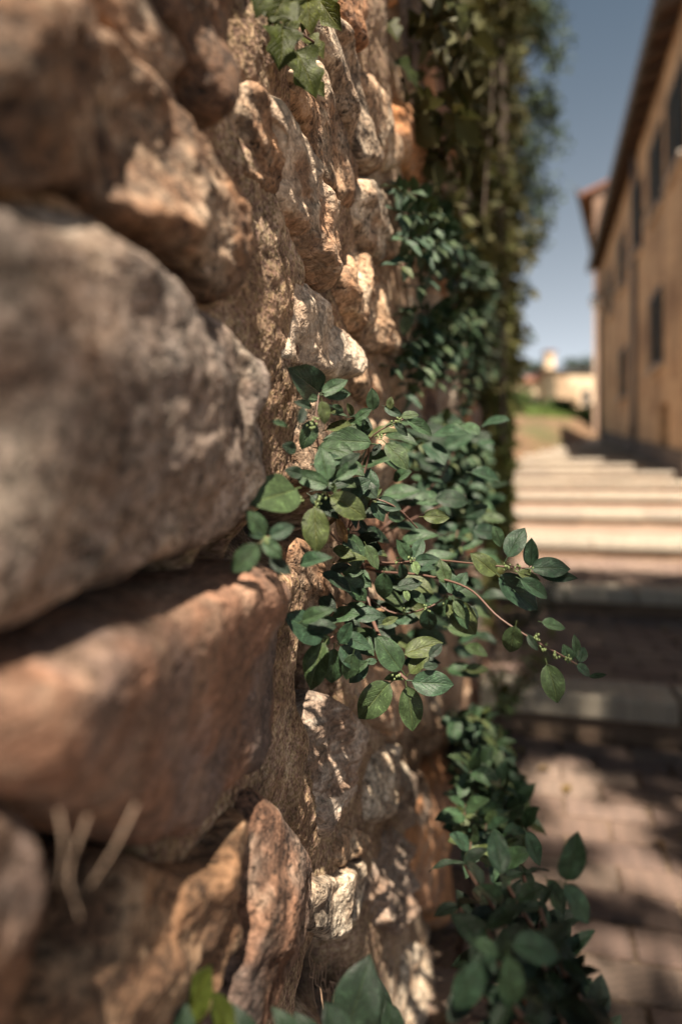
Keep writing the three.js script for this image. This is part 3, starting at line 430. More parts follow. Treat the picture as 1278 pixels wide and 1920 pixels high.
const leafGeos = [0, 1, 2, 3, 4, 5].map(k => bladeGeo([0.26, 0.29, 0.25, 0.3, 0.27, 0.23][k], [0.25, 0.12, 0.4, 0.18, 0.3, 0.5][k], [0.12, 0.2, 0.05, 0.25, 0.1, 0.3][k], [0.1, 0.06, 0.12, 0.08, 0.14, 0.1][k], k * 2.3 + 1, ovate));
const narrowGeos = [0, 1].map(k => bladeGeo(0.17, 0.4, 0.25 - k * 0.4, 0.1, k + 7, narrow));
const ivyProf = t => { const a = Math.pow(t, 0.4) * Math.pow(1 - t, 0.95) * 2.1; return a * (1 + 0.28 * Math.sin(t * 11 + 0.3) * (t < 0.7 ? 1 : 0.4)); };
const ivyGeos = [0, 1, 2].map(k => bladeGeo(0.42 - k * 0.03, 0.15 + k * 0.1, 0.15, 0.08, k + 3, ivyProf, 18, 8, 0.25));
const TOCAM = p => EY.clone().sub(p).normalize();
function leafAt(parent, base, tip, normal, geo, mat) {
  const d = tip.clone().sub(base), L = d.length(); d.divideScalar(L);
  const n = normal.clone().addScaledVector(d, -normal.dot(d)).normalize(), x = d.clone().cross(n);
  const m = mesh('leaf', geo, mat, parent); m.quaternion.setFromRotationMatrix(new THREE.Matrix4().makeBasis(x, d, n)); m.scale.setScalar(L); m.position.copy(base).sub(parent.position); return m;
}
const stemAt = (parent, pts, r0, r1, mat = stemMat, name = 'stem') => mesh(name, tube(pts.map(p => p.clone().sub(parent.position)), r0, r1, Math.max(12, pts.length * 7)), mat, parent);
function budsAt(parent, p, n, seed, size = 0.0008, mat = budMat) { const r = rng(seed), g = []; for (let i = 0; i < n; i++) g.push(new THREE.IcosahedronGeometry(size * (0.6 + r() * 0.8), 1).scale(1, 1.3, 1).translate((r() - 0.5) * size * 7, (r() - 0.5) * size * 7, (r() - 0.5) * size * 7)); mesh('flower_buds', mergeGeometries(g), mat, parent).position.copy(p).sub(parent.position); }

// the plant in focus: leaves as they stand in the photograph [base, tip, depth, kind]
{
  const P = thing('pellitory_plant', 'leafy dark green pellitory growing from the wall joint at mid height, in sharp focus', 'plant', onWall(650, 1040, 0.0));
  const r = rng(5);
  const Z4 = (x, y) => [400 + x / 2.556, 660 + y / 2.556], Z5 = (x, y) => [638 + x / 1.997, 900 + y / 1.997], ID = (x, y) => [x, y];
  const lim = (px, py, d, x) => { const k = sight(px, py).x; return k < 0 ? Math.min(d, x / -k) : d; };
  const add = (map, depth, list) => {
    for (let i = 0; i < list.length; i += 5) {
      const a = map(list[i], list[i + 1]), b = map(list[i + 2], list[i + 3]), kind = list[i + 4], dz = (r() - 0.5) * 0.03, q = 0.15 + r() * 0.02, dA = lim(a[0], a[1], depth, q) + dz * 0.6, A = at(a[0], a[1], dA), B = at(b[0], b[1], Math.min(dA + (r() - 0.6) * 0.018, lim(b[0], b[1], 9, 0.172)));
      const n = TOCAM(A).multiplyScalar(1.1).add(V(0.1, 0.45, 0.1)).add(V(r() - 0.5, r() - 0.5, r() - 0.5).multiplyScalar(0.75));
      const geo = kind === 3 ? narrowGeos[i % 2] : kind === 2 ? leafGeos[[1, 3][i % 2]] : leafGeos[Math.floor(r() * 6)], mat = kind === 4 ? greenDark[Math.floor(r() * 2)] : kind === 5 ? youngMat[0] : green[Math.floor(r() * 6)];
      leafAt(P, A, B, n, geo, mat);
    }
  };
  add(Z4, 0.55, [515, 190, 380, 85, 1, 520, 195, 645, 128, 1, 525, 205, 665, 195, 1, 520, 235, 545, 350, 2, 500, 228, 440, 208, 1, 575, 250, 625, 312, 1, 470, 268, 395, 232, 4, 480, 330, 428, 472, 2, 352, 358, 280, 320, 3, 410, 345, 440, 245, 4, 395, 470, 345, 445, 4, 430, 590, 350, 560, 4]);
  add(Z4, 0.6, [755, 440, 525, 405, 1, 665, 305, 640, 245, 1, 765, 280, 765, 172, 2, 680, 328, 758, 268, 1, 705, 382, 630, 338, 1, 842, 275, 850, 212, 1, 820, 262, 905, 305, 1, 925, 325, 1072, 388, 1, 900, 308, 985, 290, 1, 865, 345, 935, 402, 4, 825, 438, 942, 558, 2, 800, 440, 760, 500, 4, 740, 400, 720, 320, 4, 590, 300, 560, 250, 4]);
  add(Z4, 0.5, [548, 615, 520, 440, 2, 550, 640, 378, 585, 1, 590, 612, 708, 510, 1, 575, 625, 580, 682, 5, 560, 690, 748, 798, 2, 490, 745, 488, 972, 2, 395, 655, 203, 690, 2, 605, 550, 705, 480, 4]);
  add(Z4, 0.5, [250, 885, 172, 750, 2, 240, 890, 175, 868, 1, 268, 885, 390, 830, 2, 240, 900, 328, 990, 2, 215, 925, 72, 1065, 2, 272, 985, 378, 1068, 4]);
  add(Z4, 0.6, [762, 690, 750, 548, 1, 782, 700, 680, 590, 4, 770, 692, 805, 655, 5, 780, 712, 905, 752, 1, 762, 722, 822, 812, 1, 680, 690, 740, 770, 4, 835, 775, 932, 802, 1, 700, 805, 742, 865, 4, 650, 870, 690, 1052, 2, 730, 925, 795, 1045, 1, 1003, 790, 1138, 792, 1, 945, 992, 878, 898, 1, 962, 985, 1010, 885, 1, 965, 1002, 1085, 988, 1, 960, 1004, 975, 1062, 5, 895, 1012, 925, 1108, 1, 815, 1058, 808, 1205, 2, 880, 1130, 1005, 1098, 4, 940, 1148, 1022, 1205, 1, 915, 1142, 935, 1192, 5, 1112, 1110, 1090, 990, 1, 1150, 1142, 1212, 1055, 1, 1140, 1152, 1212, 1172, 1, 1150, 1192, 1205, 1282, 1, 560, 1052, 655, 1018, 4, 550, 1262, 560, 1150, 4, 680, 1192, 702, 1128, 4, 690, 1240, 805, 1252, 1]);
  add(Z5, 0.58, [625, 288, 692, 168, 2, 706, 322, 716, 218, 1, 712, 332, 868, 328, 1, 740, 348, 892, 376, 3, 672, 372, 798, 440, 1, 592, 356, 757, 492, 1, 583, 352, 493, 268, 2, 660, 345, 755, 372, 1]);
  add(Z5, 0.54, [752, 532, 850, 552, 1, 655, 545, 630, 668, 2, 772, 690, 818, 848, 2, 862, 682, 838, 616, 1, 880, 672, 880, 568, 3, 892, 682, 916, 616, 1, 882, 692, 948, 732, 1, 930, 735, 1002, 735, 3, 700, 580, 740, 640, 4]);
  add(Z5, 0.62, [570, 170, 605, 255, 1, 326, 482, 332, 585, 2, 425, 450, 482, 562, 1, 405, 450, 518, 590, 2, 420, 425, 382, 300, 1, 440, 412, 472, 343, 1, 480, 470, 510, 540, 4]);
  add(Z5, 0.57, [228, 712, 138, 575, 2, 258, 722, 328, 638, 2, 240, 742, 162, 735, 5, 268, 752, 434, 770, 2, 246, 772, 276, 952, 1, 186, 760, 53, 908, 2, 240, 655, 388, 600, 1, 0, 620, 92, 718, 2, 100, 682, 28, 762, 1, 92, 690, 142, 668, 1, 48, 512, 155, 500, 2, 155, 540, 218, 508, 1, 38, 560, 118, 622, 2, 310, 700, 372, 690, 4, 60, 600, 110, 570, 1, 330, 660, 385, 610, 4]);
  add(ID, 0.55, [606, 1193, 543, 1150, 2, 610, 1206, 568, 1297, 2, 626, 1216, 620, 1292, 2, 636, 1206, 658, 1168, 1, 662, 1226, 648, 1282, 1, 600, 1120, 630, 1145, 4, 690, 1240, 655, 1265, 1, 640, 1192, 700, 1215, 1, 615, 1210, 600, 1180, 5]);
  // leaves deeper in the tuft, nearer the wall
  for (let i = 0; i < 150; i++) {
    const t = r(), px = mix(580, 915, t) + (r() - 0.5) * 60, py = 740 + r() * 470 + t * 60, wd = -0.165 / sight(px, py).x, w0 = lim(px, py, 0.64, 0.158);
    const A = at(px, py, clamp(mix(w0, wd > 0 ? Math.min(wd, 1.25) : 1.25, 0.1 + 0.85 * r()), w0, 1.25)), dir = V(0.5 + r() * 0.4, r() - 0.55, (r() - 0.35) * 1.1).normalize(), L = (42 + 40 * r()) / FPX * A.distanceTo(EY);
    leafAt(P, A, A.clone().addScaledVector(dir, L), TOCAM(A).multiplyScalar(0.8).add(V(0.2, 0.6, 0)).add(V(r() - 0.5, r() - 0.5, r() - 0.5)), leafGeos[Math.floor(r() * 6)], r() < 0.3 ? greenDark[0] : green[Math.floor(r() * 6)]);
  }
  const root = P.position.clone(), S = (map, list, r0 = 0.0016, r1 = 0.0007, mat = stemMat) => { const pts = [root.clone()]; for (let i = 0; i < list.length; i += 3) { const a = map(list[i], list[i + 1]); pts.push(at(a[0], a[1], lim(a[0], a[1], list[i + 2], 0.165))); } stemAt(P, pts, r0, r1, mat); return pts; };
  S(ID, [640, 1000, 0.62, 612, 900, 0.58, 592, 800, 0.56, 598, 735, 0.55]);
  S(ID, [660, 960, 0.66, 690, 860, 0.63, 694, 822, 0.61, 740, 792, 0.6, 760, 785, 0.6]);
  S(ID, [640, 970, 0.6, 615, 930, 0.54, 614, 905, 0.5]);
  S(ID, [600, 990, 0.58, 540, 995, 0.52, 500, 1008, 0.5, 485, 1020, 0.5]);
  S(ID, [660, 985, 0.66, 690, 950, 0.62, 700, 935, 0.6, 740, 950, 0.6, 782, 990, 0.62]);
  S(ID, [680, 1045, 0.66, 720, 1055, 0.62, 775, 1055, 0.6]);
  S(ID, [683, 1075, 0.66, 692, 1140, 0.64, 712, 1195, 0.6, 748, 1262, 0.57, 762, 1275, 0.57], 0.0032, 0.0014);
  S(ID, [700, 1060, 0.68, 800, 1050, 0.64, 880, 1056, 0.6, 940, 1062, 0.58, 1000, 1066, 0.58]);
  S(ID, [700, 1070, 0.68, 800, 1080, 0.62, 880, 1105, 0.58, 935, 1158, 0.55, 1000, 1200, 0.54, 1058, 1232, 0.54, 1090, 1252, 0.54], 0.0018, 0.0007);
  S(ID, [690, 1120, 0.66, 740, 1150, 0.64, 800, 1140, 0.62, 840, 1118, 0.62]);
  S(ID, [660, 1140, 0.64, 640, 1180, 0.58, 615, 1200, 0.55]);
  S(ID, [720, 1000, 0.75, 800, 960, 0.8, 870, 930, 0.9]); S(ID, [730, 980, 0.78, 820, 900, 0.9, 850, 850, 0.98]);
  for (const [x, y, d] of [[583, 800, 0.55], [590, 790, 0.56], [594, 945, 0.5], [603, 930, 0.5], [565, 935, 0.5], [712, 818, 0.6], [738, 795, 0.6], [748, 787, 0.6], [694, 930, 0.6], [770, 1050, 0.6], [745, 1050, 0.6], [830, 1125, 0.62], [800, 1140, 0.62], [760, 1148, 0.62], [742, 1270, 0.57], [970, 1066, 0.58], [950, 1063, 0.58], [998, 1065, 0.58], [1018, 1215, 0.54], [1042, 1228, 0.54], [1005, 1195, 0.54], [610, 1195, 0.55], [500, 1015, 0.5], [1065, 1235, 0.54]]) budsAt(P, at(x, y, lim(x, y, d - 0.003, 0.16)), 9, Math.round(x * 3 + y));
  // withered brown leaf hanging in the middle
  leafAt(P, at(632, 970, 0.55), at(652, 1024, 0.55), V(0.3, 0.2, 1), narrowGeos[0], leafMat(0.36, 0.2, 0.08)); leafAt(P, at(640, 968, 0.56), at(612, 985, 0.56), V(0.3, 0.8, 0.4), leafGeos[2], leafMat(0.34, 0.2, 0.09));
}
// ivy at the top
{
  const P = thing('ivy_sprig', 'olive green ivy sprig hanging down over the wall at the top', 'ivy', onWall(560, -60, 0.03)); const r = rng(15);
  const L = [[545, -30, 505, 45, 0.46], [560, 0, 470, 10, 0.46], [560, 10, 535, 60, 0.5], [575, 0, 585, 60, 0.5], [530, 50, 525, 128, 0.48], [552, 96, 596, 178, 0.5], [575, 70, 610, 104, 0.53], [592, -5, 640, 52, 0.54], [600, -40, 622, 20, 0.56], [585, 148, 608, 178, 0.52], [520, 40, 495, 115, 0.5], [550, 40, 560, 90, 0.56], [505, -30, 480, 30, 0.44], [540, -60, 560, 20, 0.55]];
  for (const [a, b, c, d, z] of L) { const A = at(a, b, z), B = at(c, d, z - 0.005); leafAt(P, A, B, TOCAM(A).add(V(0.2, 0.35, 0)).add(V(r() - 0.5, r() - 0.5, r() - 0.5).multiplyScalar(0.5)), ivyGeos[Math.floor(r() * 3)], oliveGreen[Math.floor(r() * 3)]); }
  stemAt(P, [P.position.clone(), at(545, 0, 0.5), at(545, 45, 0.5), at(575, 70, 0.52), at(590, 80, 0.53)], 0.002, 0.001); stemAt(P, [at(540, 20, 0.5), at(545, 60, 0.5), at(553, 98, 0.5)], 0.0014, 0.001);
}
// other wall plants: leafy shoots
function shoots(name, label, root, ends, seed, o = {}) {
  const { leafL = 0.042, pitch = 0.022, mats = green, geos = leafGeos, sag = 0.03, r0 = 0.002, category = 'plant' } = o, P = thing(name, label, category, root), r = rng(seed);
  for (const e of ends) {
    const m = root.clone().lerp(e, 0.5).add(V(0.02 + r() * 0.02, sag, 0)), c = new THREE.CatmullRomCurve3([root, m, e]), len = c.getLength(); stemAt(P, [root, m, e], r0, r0 * 0.5);
    const n = Math.max(3, Math.round(len / pitch));
    for (let i = 1; i <= n; i++) {
      const t = i / n, p = c.getPointAt(t), tg = c.getTangentAt(t);
      for (const s of [0, 1]) { const a = (i % 2) * 1.57 + s * 3.14 + r() * 0.8, side = V(0, 1, 0).cross(tg).normalize(), up = side.clone().cross(tg).normalize(), d = side.multiplyScalar(Math.cos(a)).addScaledVector(up, Math.sin(a)).multiplyScalar(0.9).addScaledVector(tg, 0.55).add(V(0.2, -0.1, 0)).normalize(), L = leafL * (0.6 + r() * 0.6) * (1.1 - 0.4 * t);
        leafAt(P, p, p.clone().addScaledVector(d, L), V(0.35, 0.8, 0.25).add(V(r() - 0.5, r() - 0.5, r() - 0.5).multiplyScalar(0.7)), geos[Math.floor(r() * geos.length)], mats[Math.floor(r() * mats.length)]); }
    }
  }
  return P;
}
shoots('pellitory_plant', 'blurred pellitory on the wall right of the uppermost pale stones', onWall(800, 480, 0.02), [[735, 350, 0.85], [750, 400, 0.85], [760, 450, 0.85], [752, 500, 0.82], [790, 400, 0.95], [815, 440, 1.0], [780, 540, 0.95], [830, 500, 1.05], [850, 560, 1.15], [870, 470, 1.2]].map(a => at(...a)), 21);
shoots('pellitory_plant', 'blurred pellitory between the upper plant and the sharp one on the wall', onWall(820, 640, 0.02), [[750, 590, 0.95], [770, 640, 0.95], [735, 690, 0.88], [790, 690, 0.95], [840, 600, 1.1], [870, 650, 1.2], [820, 720, 1.05], [860, 740, 1.15], [890, 600, 1.35], [760, 740, 0.92]].map(a => at(...a)), 22);
shoots('pellitory_plant', 'pellitory shoots behind the sharp plant on its right side', onWall(850, 880, 0.02), [[790, 800, 0.95], [830, 790, 1.0], [850, 830, 1.0], [890, 860, 1.1], [880, 910, 1.05], [900, 950, 1.1], [860, 990, 0.95], [910, 900, 1.3], [760, 850, 0.85], [790, 900, 0.85], [830, 870, 0.92], [870, 860, 1.0], [820, 940, 0.88], [890, 980, 0.95], [850, 1030, 0.82]].map(a => at(...a)), 23);
shoots('pellitory_plant', 'dark pellitory patch among the creeper right of the other wall plants', onWall(900, 560, 0.02), [[870, 480, 1.3], [895, 520, 1.5], [915, 560, 1.9], [880, 600, 1.45], [905, 640, 1.7], [925, 600, 2.2], [890, 700, 1.5], [915, 720, 1.9], [840, 520, 1.15], [850, 660, 1.15], [930, 700, 2.4], [870, 770, 1.3]].map(a => at(...a)), 27, { mats: [...green, ...greenDark] });
shoots('pellitory_plant', 'blurred pellitory hanging low on the wall below the sharp one', onWall(850, 1420, 0.02), [[855, 1345, 0.95], [900, 1350, 1.0], [930, 1400, 1.0], [880, 1450, 0.85], [940, 1480, 0.9], [870, 1530, 0.8], [910, 1560, 0.8], [960, 1540, 0.85], [985, 1560, 0.82], [880, 1600, 0.72], [940, 1620, 0.75]].map(a => at(...a)), 24, { leafL: 0.05 });
shoots('pellitory_plant', 'large blurred pellitory in the lower right foreground beside the paving', at(960, 2050, 0.52), [[870, 1620, 0.56], [900, 1660, 0.52], [940, 1640, 0.52], [860, 1700, 0.52], [910, 1740, 0.46], [980, 1640, 0.55], [1010, 1700, 0.5], [930, 1800, 0.44], [1000, 1780, 0.45], [1050, 1800, 0.46], [880, 1850, 0.44], [960, 1880, 0.42], [1040, 1880, 0.44]].map(a => at(a[0], a[1], a[2] * 0.86)), 25, { leafL: 0.037, pitch: 0.024, geos: [...leafGeos, ...narrowGeos, ...narrowGeos], mats: [green[2], ...greenDark, ...greenDark], sag: 0.0, r0: 0.0026 });
{
  const P = scene.children[scene.children.length - 1], r = rng(3);
  for (const [a, b, c, d, z] of [[1055, 1660, 1110, 1735, 0.5], [1060, 1650, 1082, 1560, 0.5], [1025, 1650, 1062, 1720, 0.52], [985, 1560, 1015, 1625, 0.6], [890, 1765, 940, 1790, 0.42], [960, 1770, 1060, 1790, 0.42], [950, 1790, 960, 1900, 0.42], [900, 1800, 850, 1900, 0.42]]) { const A = at(a, b, z * 0.86); leafAt(P, A, at(c, d, z * 0.85), TOCAM(A).add(V(0.3, 0.5, 0)), leafGeos[Math.floor(r() * 6)], green[Math.floor(r() * 3)]); }
}
{
  const P = thing('pellitory_plant', 'few dark leaves poking up at the bottom edge in front of the stones', 'plant', at(560, 2100, 0.42)), r = rng(6), G = [greenDark[1], oliveGreen[1], greenDark[0]];
  for (const [a, b, c, d, z, k] of [[640, 1950, 700, 1805, 0.42, 2], [715, 1960, 716, 1828, 0.5, 3], [745, 1960, 730, 1880, 0.46, 2], [340, 1920, 395, 1815, 0.36, 2], [430, 1950, 400, 1860, 0.36, 1], [480, 1990, 440, 1890, 0.38, 1], [560, 1980, 520, 1890, 0.38, 1], [600, 1980, 560, 1900, 0.4, 2], [650, 1990, 620, 1880, 0.4, 1], [690, 1990, 680, 1900, 0.44, 1], [330, 1990, 350, 1880, 0.35, 1]]) { const A = at(a, b, z); leafAt(P, A, at(c, d, z), TOCAM(A).add(V(0.3, 0.4, 0)).add(V(r() - 0.5, 0, r() - 0.5).multiplyScalar(0.6)), k === 3 ? narrowGeos[0] : leafGeos[Math.floor(r() * 6)], G[Math.floor(r() * 3)]); stemAt(P, [P.position.clone(), P.position.clone().lerp(A, 0.5).add(V(0.005, 0.01, 0)), A], 0.0018, 0.001, greenStem); }
}
shoots('weed_clump', 'dark green weed clump at the foot of the wall behind the sharp twig', V(-0.12, 0.13, -3.2), [0, 1, 2, 3, 4, 5, 6, 7, 8].map(i => V(-0.12 + 0.16 * Math.cos(i * 2.4) + 0.08, 0.3 + 0.25 * hsh(i, 1, 2), -3.1 + 0.2 * Math.sin(i * 2.4))), 31, { leafL: 0.06, pitch: 0.05, mats: greenDark });
shoots('weed_clump', 'light green feathery weed at the foot of the wall by the first step', V(-0.12, 0.1, -2.25), [0, 1, 2, 3, 4, 5, 6, 7, 8].map(i => V(-0.06 + 0.1 * Math.cos(i * 2.4), 0.2 + 0.22 * hsh(i, 4, 2), -2.15 + 0.2 * Math.sin(i * 2.4))), 32, { leafL: 0.05, pitch: 0.04, mats: [oliveGreen[0], oliveGreen[2], youngMat[0]], geos: narrowGeos });
// dry twigs and rootlets in the crevices
[[165, 1530, 130, 1640, 150, 1720, 0.24], [255, 1510, 215, 1590, 170, 1660, 0.245], [110, 1520, 120, 1580, 115, 1660, 0.23]].forEach(([a, b, c, d, e, f, z], i) => {
  const A = at(a, b, z), t = thing('dry_twig', ['pale dry twig, leftmost upright one below the rust stone', 'pale dry twig, longest slanting one below the rust stone', 'thin grey dry twig at the far left of the dark crevice'][i], 'twig', A, 'dry twigs in the dark crevice');
  mesh('stick', tube([V(0, 0, 0), at(c, d, z).sub(A), at(e, f, z + 0.004).sub(A)], 0.0007, 0.0004, 16), STD({ color: C(0.22, 0.155, 0.11) }), t);
});
{
  const o = onWall(600, 1760, 0.0), P = thing('root_tuft', 'tuft of curly dry rootlets in the dark hollow under the pale lower stone', 'roots', o), r = rng(71);
  for (let i = 0; i < 22; i++) { const p = onWall(580 + r() * 70, 1760 + r() * 90, 0.01 + r() * 0.01), pts = [p.clone()]; for (let k = 0; k < 4; k++) { p.add(V((r() - 0.4) * 0.008, -r() * 0.012, (r() - 0.5) * 0.016)); pts.push(p.clone()); } stemAt(P, pts, 0.0007, 0.0004, STD({ color: C(0.3, 0.2, 0.13) }), 'rootlet'); }
  const o2 = onWall(580, 1320, 0), Q = thing('root_tuft', 'dark crumbly soil with rootlets in the joint right of the rust stone', 'roots', o2);
  for (let i = 0; i < 18; i++) { const p = onWall(562 + r() * 40, 1270 + r() * 90, -0.01 + r() * 0.02), pts = [p.clone()]; for (let k = 0; k < 4; k++) { p.add(V((r() - 0.4) * 0.008, -r() * 0.01, (r() - 0.5) * 0.014)); pts.push(p.clone()); } stemAt(Q, pts, 0.0007, 0.0004, STD({ color: C(0.2, 0.13, 0.09) }), 'rootlet'); }
}
// ------------------------------------------------------------------ masses of small leaves
const smallLeaf = bladeGeo(0.3, 0.3, 0.15, 0, 1, ovate, 3, 2, 0);
const slimLeaf = bladeGeo(0.16, 0.3, 0.1, 0, 2, narrow, 3, 2, 0);
function foliage(name, parent, places, geo, mat, seed, size, face = V(0, 0.3, 0), tint = 0.35) {
  const r = rng(seed), im = new THREE.InstancedMesh(geo, mat, places.length), m = new THREE.Matrix4(), q = new THREE.Quaternion(), c = new THREE.Color();
  places.forEach((p, i) => { const n = V(r() - 0.5, r() - 0.5, r() - 0.5).normalize().add(face).normalize(), d = V(r() - 0.5, r() - 0.7, r() - 0.5); d.addScaledVector(n, -d.dot(n)).normalize(); q.setFromRotationMatrix(new THREE.Matrix4().makeBasis(d.clone().cross(n), d, n)); const s = size * (0.6 + r() * 0.8); im.setMatrixAt(i, m.compose(p.clone().sub(parent.position), q, V(s, s, s))); const k = 1 - tint / 2 + r() * tint; im.setColorAt(i, c.setRGB(k * (0.9 + r() * 0.25), k, k * (0.85 + r() * 0.2))); });
  im.name = name; im.userData.kind = 'stuff'; parent.add(im); return im;
}
const mat2 = (r, g, b, t = 0.3) => new THREE.MeshPhysicalMaterial({ color: C(r, g, b), roughness: 0.75, specularIntensity: 0.3, side: THREE.DoubleSide, transmission: t, thickness: 0 });
const blob = (r, c, rad, n, out = []) => { for (let i = 0; i < n; i++) { const d = V(r() - 0.5, r() - 0.5, r() - 0.5).normalize().multiplyScalar(Math.pow(r(), 0.55)); out.push(V(c.x + d.x * rad.x, c.y + d.y * rad.y, c.z + d.z * rad.z)); } return out; };
{                                                                  // creeper over the upper wall
  const P = thing('wall_creeper', 'brownish green creeper covering the upper wall and hanging over its top', 'creeper', V(-0.15, 2.5, -3)), r = rng(91), pl = [];
  for (let i = 0; i < 26000; i++) {
    const Z = i < 12000 ? 0.92 + r() * 1.7 : 0.98 + Math.pow(r(), 0.8) * 3.1, gy = 0.093 * Z, y = gy + r() * 3.6, h = y - EYE;
    const lo = Z < 2.0 ? 0.42 + 0.3 * fbm(Z * 3, 1, 1, 2) + 0.25 * step(1.5, 0.9, Z) : Z < 2.5 ? mix(0.55, -0.2, (Z - 2) / 0.5) : -0.25 + 0.3 * fbm(Z * 2, 7, 1, 2);
    if (h < lo || fbm(Z * 3.2, y * 3.2, 3, 3) < (Z < 1.5 ? 0.0 : -0.2)) continue;
    const th = 0.045 + 0.05 * clamp((h - 0.2) / 2) * step(4, 2.5, Z) + 0.12 * fbm(Z * 2, y * 2.6, 5, 3);
    pl.push(V(-0.2 + r() * Math.max(0.04, th), y, -Z));
  }
  for (let i = 0; i < 34; i++) { const Z = 3.0 + r() * 1.0, y = 0.9 + 0.093 * Z + r() * 2.6, k = 0.06 + 0.1 * r() * step(0.8, 2.2, y); blob(r, V(-0.17 + k * 0.5, y, -Z), V(k, 0.07 + r() * 0.16, 0.12), 60, pl); }   // loose sprays along the far edge
  pl.sort((a, b) => b.z - a.z);
  const ivyMats = [[0.075, 0.08, 0.022], [0.06, 0.055, 0.02], [0.09, 0.075, 0.028], [0.05, 0.065, 0.02]].map(c => leafMat(...c, IV));
  for (const p of pl.splice(0, 290)) leafAt(P, p, p.clone().add(V(0.3 + r() * 0.4, -0.3 - r() * 0.7, r() - 0.5).normalize().multiplyScalar(0.03 + r() * 0.025)), V(0.8, 0.45, 0.5).add(V(r() - 0.5, r() - 0.5, r() - 0.5)), ivyGeos[Math.floor(r() * 3)], ivyMats[Math.floor(r() * 4)]);
  foliage('foliage', P, pl, smallLeaf, mat2(0.062, 0.06, 0.02), 92, 0.05, V(0.7, 0.4, 0.2));
  for (let i = 0; i < 13; i++) { const Z = 1.4 + r() * 2.4, y = 2.9 + 0.093 * Z; const pts = []; for (let k = 0; k < 5; k++) pts.push(V(-0.15 + 0.03 * r(), y - k * (0.3 + r() * 0.15), -(Z + (r() - 0.5) * 0.5))); stemAt(P, pts, 0.004, 0.002, barkMat, 'vine_stem'); }
}
{                                                                  // sunlit ivy curtain at the far end of the wall
  const P = thing('ivy_curtain', 'bright yellow green ivy curtain hanging along the far end of the wall', 'ivy', V(-0.1, 0.6, -4)), r = rng(93), pl = [];
  for (let i = 0; i < 5200; i++) { const Z = 2.5 + r() * 1.6, gy = 0.093 * Z, y = gy + 0.08 + Math.pow(r(), 0.8) * 1.7; const th = 0.05 + 0.1 * fbm(Z * 2.5, y * 2.5, 6, 3) - 0.03 * step(0.6, 0, y - gy); if (fbm(Z * 2, y * 2, 9, 3) < -0.22) continue; pl.push(V(-0.2 + Math.max(0.03, th) * (0.55 + 0.45 * r()), y, -Z)); }
  foliage('foliage', P, pl, smallLeaf, mat2(0.1, 0.115, 0.03, 0.45), 94, 0.055, V(0.8, 0.5, 0.1));
  for (let i = 0; i < 12; i++) { const Z = 2.6 + r() * 1.2; const pts = []; for (let k = 0; k < 5; k++) pts.push(V(-0.13, 0.093 * Z + 0.1 + k * 0.6, -(Z + (r() - 0.5) * 0.2))); stemAt(P, pts, 0.007, 0.004, barkMat, 'vine_stem'); }
}
function branchy(P, from, tips, r0, name = 'branch') { for (const t of tips) { const m = from.clone().lerp(t, 0.55).add(V(0, 0.12, 0)); stemAt(P, [from, m, t], r0, r0 * 0.25, barkMat, name); } }
{                                                                  // tree behind the wall whose boughs hang over the steps
  const base = V(-1.5, 3.1, -6.5), P = thing('overhanging_tree', 'dark tree leaning over the wall top with ragged boughs against the sky', 'tree', base), r = rng(95), pl = [];
  stemAt(P, [base, V(-1.45, 4, -6.4), V(-1.2, 5.2, -6.2), V(-1, 6.6, -6)], 0.16, 0.05, barkMat, 'trunk');
  const cl = [[1000, 30, 6], [1030, 85, 6], [960, 110, 6], [940, 40, 6], [1012, 195, 6.2], [1030, 225, 6.2], [985, 250, 6.2], [940, 200, 6.2], [1005, 300, 6.4], [960, 320, 6.4], [1018, 350, 6.4], [940, 390, 6.6], [985, 400, 6.6], [1020, 428, 6.6], [940, 460, 6.8], [975, 490, 6.8], [945, 540, 7], [965, 560, 7], [935, 600, 7], [915, 300, 6], [910, 120, 6], [915, 480, 6.5], [1035, 75, 6], [950, 640, 7.4]];
  for (const c of cl) { const p = at(...c); for (let k = 0; k < 3; k++) { const q = p.clone().add(V(r() - 0.5, r() - 0.5, r() - 0.5).multiplyScalar(0.3)); blob(r, q, V(0.17, 0.15, 0.28), 80, pl); } branchy(P, V(-1.1, 4.4 + r() * 1.6, -6.1), [p], 0.03); }
  for (let i = 0; i < 40; i++) blob(r, V(-1.1 + (r() - 0.5) * 1.5, 4.2 + r() * 3.2, -6.3 + (r() - 0.5) * 2.5), V(0.4, 0.35, 0.4), 130, pl);
  foliage('crown', P, pl, smallLeaf, mat2(0.055, 0.08, 0.045, 0.2), 96, 0.055);
}
{                                                                  // bush on the wall top nearer the camera
  const base = V(-0.7, 2.9, -3), P = thing('wall_top_bush', 'dark brownish bush growing on the wall top above the ivy', 'bush', base), r = rng(97), pl = [];
  for (let i = 0; i < 60; i++) { const Z = 1.6 + r() * 2.3; blob(r, V(-0.8 + r() * 0.45, 2.95 + 0.093 * Z + r() * 1.1 - 0.25, -Z), V(0.3, 0.28, 0.3), 110, pl); }
  for (let i = 0; i < 9; i++) branchy(P, base, [V(-0.3 + r() * 0.5, 3.2 + r(), -1.8 - r() * 2)], 0.025);
  foliage('foliage', P, pl, smallLeaf, mat2(0.045, 0.045, 0.02, 0.25), 98, 0.055);
}
